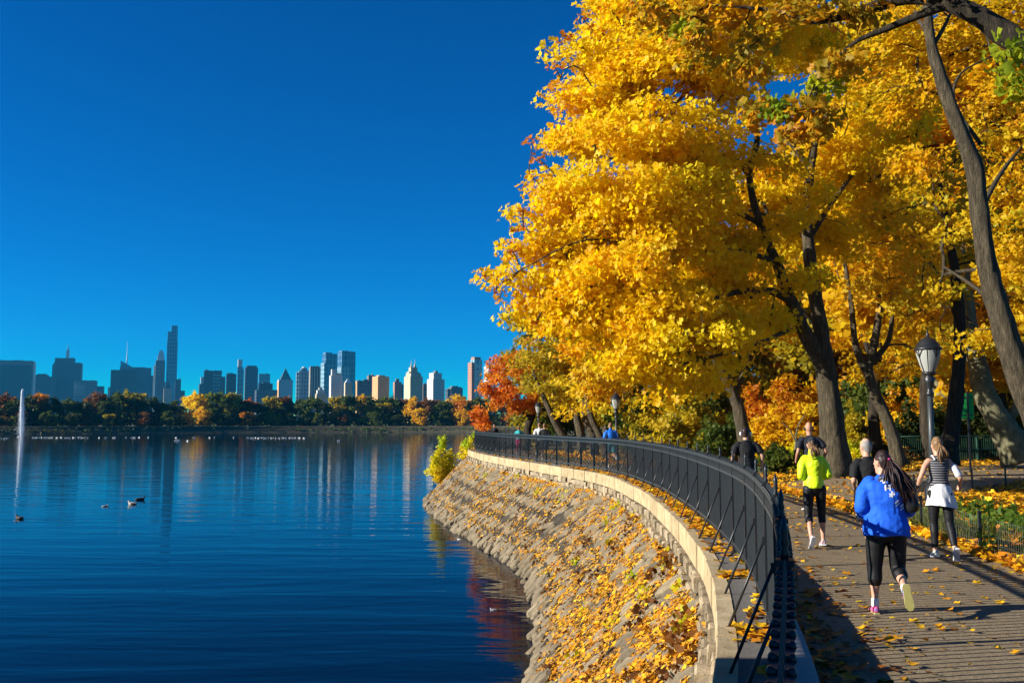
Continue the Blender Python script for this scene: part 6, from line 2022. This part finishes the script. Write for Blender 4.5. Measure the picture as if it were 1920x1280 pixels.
# green sign seen from behind
sx = W(1818, 860, 35)
sg_ = tag(empty('park_sign', (sx.x, 35, .15)), 'tall bright green sign panel on a thin dark post', 'sign')
M['sign_green'] = speckle('sign_green_paint', [(.012, .36, .06), (.018, .44, .08)], 6, .55, .05)
z1, z0 = W(1818, 737, 35).z - .15, W(1818, 785, 35).z - .15
MB().box(-.23, .23, -.012, .012, z0, z1).build('panel', M['sign_green'], sg_)
MB().box(-.035, .035, -.062, -.014, -.2, z1 + .06).build('post', M['iron_black'], sg_)
for z in (z0 + .15, z1 - .15): MB().box(-.2, .2, -.026, -.013, z - .02, z + .02).build('bracket', M['iron_black'], sg_)

# bare pale sapling between the two men
sp0 = W(1487, 850, 34)
make_tree('sapling', 'thin bare pale sapling left of the bald man', (sp0.x, 34, .1), [poly_px([(1490, 862, 34, .05), (1492, 830, 34, .04), (1496, 800, 34, .03), (1512, 772, 34, .012)]), poly_px([(1492, 828, 34, .03), (1480, 805, 34, .022), (1462, 788, 34, .01)]), poly_px([(1493, 826, 34, .025), (1505, 815, 34, .015), (1512, 818, 34, .008)])],
          [tuple(W(1515, 768, 34)), tuple(W(1460, 785, 34)), tuple(W(1500, 770, 34.2))], LEAF['golden'], M['bark_pale'], per=12, crad=.2, size=.12, seed=5)

# ------------------------------------------------------------------ fallen leaves, weeds, grass
def ground_leaves(name, P, N, size, seed, mat=None, jitter=.22):
    r = np.random.default_rng(seed)
    P = np.asarray(P, float); N = np.asarray(N, float) + r.normal(size=(len(P), 3)) * jitter
    N[:, 2] = np.maximum(N[:, 2], .25)
    P = P + np.array([0, 0, .006]) + np.stack([np.zeros(len(P)), np.zeros(len(P)), r.uniform(0, .02, len(P))], 1)
    V, F, fac = leaves(P, N, size, np.clip(r.beta(2.2, 1.8, len(P)), 0, 1), r)
    o = link(name, np_mesh(name, V, F, False, fac), mat or M['fallen'])
    o['kind'] = 'stuff'
    return o


r = np.random.default_rng(91)
def nz(x, y, f, k=0.0): return noise.noise(Vector((x * f, y * f, k)))
sarr = np.arange(S0 + 1, S66 + 1, .05)
Yarr = np.array([cpos(s).y for s in sarr])
wgt = 1 / np.maximum(6, Yarr) ** 1.0
wgt /= wgt.sum()
# on the stone bank: drifts that follow the hollows
P, N = [], []
ss = r.choice(sarr, 95000, p=wgt); uu = r.uniform(.03, .97, 95000)
for s, u in zip(ss, uu):
    d_ = .55 + .95 * nz(s, u * 3.2, .8, 2) + .55 * nz(s, u * 3, 2.2, 7) - .22 * (u < .12) - .10 * (Yarr[0] * 0) - (.08 if cpos(s).y > 45 else 0)
    if r.random() > d_ * 1.2 - .24: continue
    p = slope_pt(s, u)
    P.append((p.x, p.y, p.z + .06 + r.uniform(0, .06)))
    t = ctan(s); N.append((-t.y * .62, t.x * .62, .78))
cut_ = int(len(P) * .68)
ground_leaves('bank_leaves', P[:cut_], N[:cut_], .064, 92)
ground_leaves('bank_litter', P[cut_:], N[cut_:], .062, 921, LEAF['brown_light'])
# on the ledge
P, N = [], []
for s in r.choice(sarr, 6500, p=wgt):
    o_ = r.uniform(-.30, .03)
    d_ = .04 + 1.0 * nz(s, o_, 1.3, 4) + (.55 if 14 < cpos(s).y < 36 else 0) + .15 * (o_ > -.12)
    if r.random() > d_: continue
    p = off(s, o_, LEDGE + .008); P.append(tuple(p)); N.append((0, 0, 1))
ground_leaves('ledge_leaves', P, N, .085, 93)
# on the path: gathered at the kerb and the lawn edge
P, P2 = [], []
for s in r.choice(sarr, 13000, p=wgt):
    o_ = .28 + (PATHW - .3) * r.random()
    e = math.exp(-(o_ - .28) / .42) * 1.1 + math.exp(-(PATHW - o_) / .28) * 1.3 + .045 + max(0, nz(s, o_, .7, 5)) * .30 + (.12 if cpos(s).y > 18 else 0)
    if r.random() > e: continue
    p = off(s, o_, .014)
    if o_ < .95 and r.random() < .85: P2.append(tuple(p))
    else: P.append(tuple(p))
ground_leaves('path_leaves', P, [(0, 0, 1)] * len(P), .06, 94)
ground_leaves('kerb_leaves', P2, [(0, 0, 1)] * len(P2), .085, 941, LEAF['brown'])
# on the lawns
P, N = [], []
A2 = np.array(sp_lo); 
def on_side(x, y):
    lo_y = np.interp(x, [q[0] for q in sp_lo], [q[1] for q in sp_lo]); hi_y = np.interp(x, [q[0] for q in sp_hi], [q[1] for q in sp_hi])
    return x > 8 and lo_y < y < hi_y
cand = 0
while len(P) < 52000 and cand < 400000:
    cand += 1
    y = 8 + 52 * r.random() ** 1.7
    x = cpos(s_near(y)).x + PATHW + 22 * r.random() ** 1.5 * (.35 + y / 60)
    if x > .62 * y + 4: continue
    inside = on_side(x, y)
    edge_d = abs(x - cpos(s_near(y)).x - PATHW)
    d_ = .62 + .7 * nz(x, y, .45, 1) + .5 * math.exp(-edge_d / .5)
    if inside: d_ *= .10
    if r.random() > d_: continue
    P.append((x, y, lawn_h(x, y) + (.035 if inside else .015))); N.append((0, 0, 1))
ground_leaves('lawn_leaves', P, N, .095, 95, None, .38)
# grass blades by the wire fence and on the lawn
P, N = [], []
gv, gf, gfac = [], [], []
def blades(n, gen, hmin, hmax):
    for i in range(n):
        q = gen()
        if q is None: continue
        x, y, z = q
        h = r.uniform(hmin, hmax); a = r.uniform(0, 6.28); w_ = .006 + .004 * r.random(); lean = r.normal(size=2) * h * .3
        b0 = len(gv); ca, sa = math.cos(a) * w_, math.sin(a) * w_
        gv.extend([(x - ca, y - sa, z - .01), (x + ca, y + sa, z - .01), (x + lean[0] * .4 + ca * .6, y + lean[1] * .4 + sa * .6, z + h * .6), (x + lean[0] * .4 - ca * .6, y + lean[1] * .4 - sa * .6, z + h * .6), (x + lean[0], y + lean[1], z + h)])
        gf.extend([(b0, b0 + 1, b0 + 2), (b0, b0 + 2, b0 + 3), (b0 + 3, b0 + 2, b0 + 4)])
        gfac.extend([r.uniform(0, 1)] * 5)
def g_edge():
    y = r.uniform(8.5, 19.5); x = cpos(s_near(y)).x + PATHW + .1 + abs(r.normal()) * .45
    if nz(x, y, .8, 9) < -.12: return None
    return x, y, lawn_h(x, y)
def g_lawn():
    y = 9 + 40 * r.random() ** 1.4; x = cpos(s_near(y)).x + PATHW + .2 + 16 * r.random()
    if on_side(x, y) or nz(x, y, .35, 3) < .02: return None
    return x, y, lawn_h(x, y)
blades(9000, g_edge, .10, .38)
blades(26000, g_lawn, .06, .20)
go = link('grass', np_mesh('grass', gv, gf, False, gfac), LEAF['green'])
go['kind'] = 'stuff'
# leafy weeds on the lawn
P = []
for (cx, cy_, n, rad) in ((8.6, 16.5, 26, 1.0), (9.6, 17.6, 26, 1.1), (8.0, 14.2, 14, .8), (10.4, 20.5, 22, 1.3), (7.9, 18.5, 10, .7), (7.0, 33.5, 16, 1.0), (6.9, 36.5, 16, .9), (9.3, 33.8, 12, .8), (11.5, 38, 20, 1.4), (8.7, 12.6, 10, .7)):
    for i in range(n):
        x, y = cx + r.normal() * rad * .6, cy_ + r.normal() * rad * .6
        P.append((x, y, lawn_h(x, y) + .12))
P = P[::2]
wd_ = link('weeds', crown_mesh(P, 26, .24, .085, 96, .9, .5, None), LEAF['weed'])
wd_['kind'] = 'stuff'
# dry tufts and small plants on the stone bank
P = []
for i in range(210):
    s = r.choice(sarr, p=wgt); u = r.uniform(.1, .9)
    if nz(s, u * 3, .5, 12) < .08: continue
    p = slope_pt(s, u); P.append((p.x, p.y, p.z + .12))
bt_o = link('bank_weeds', crown_mesh(P, 34, .20, .075, 97, 1.0, .7, None, KITE_SHAPE, KITE_F), LEAF['russet'])
bt_o['kind'] = 'stuff'
P = []
for i in range(120):
    s = r.choice(sarr, p=wgt); u = r.uniform(.1, .9)
    if nz(s, u * 3, .5, 22) < .12: continue
    p = slope_pt(s, u); P.append((p.x, p.y, p.z + .10))
bt_o = link('bank_plants', crown_mesh(P, 26, .16, .075, 98, 1.0, .7, None, KITE_SHAPE, KITE_F), LEAF['lime'])
bt_o['kind'] = 'stuff'

# ------------------------------------------------------------------ the stone gatehouse beside the photographer, left of the frame; its shade falls over the near corner
gh = tag(empty('gatehouse', (-6.6, .9, WATER)), 'small granite gatehouse standing in the water left of the photographer', 'gatehouse')
ga = .18
MB().box(-2.4, 2.4, -4.2, 4.3, -1, 6.4).build('wall', M['wallstone'], gh)
MB().box(-2.65, 2.65, -4.45, 4.5, 6.4, 6.7).build('cornice', M['coping'], gh)
MB().taper(-2.5, 2.5, -4.3, 4.35, 6.7, 7.9, .1, .55).build('roof', M['roof_metal'], gh)
for y_ in (-2.4, 0, 2.4):
    f_ = MB().box(2.38, 2.46, y_ - .45, y_ + .45, 3.9, 5.6).build('window', M['iron_black'], gh)
    MB().box(2.44, 2.56, y_ - .6, y_ + .6, 3.75, 3.9).build('sill', M['coping'], f_)

# ------------------------------------------------------------------ air
HAZE = 0.6e-4
hz = MB().box(-2600, 1400, -400, 3400, WATER - 6, 345).build('haze', None)
mh = bpy.data.materials.new('haze'); mh.use_nodes = True
th = mh.node_tree; th.nodes.clear()
pv = th.nodes.new('ShaderNodeVolumePrincipled')
pv.inputs['Color'].default_value = (.05, .50, .95, 1)
pv.inputs['Density'].default_value = HAZE
pv.inputs['Anisotropy'].default_value = 0.0
oh = th.nodes.new('ShaderNodeOutputMaterial')
th.links.new(pv.outputs[0], oh.inputs['Volume'])
hz.data.materials.append(mh)
hz['kind'] = 'stuff'
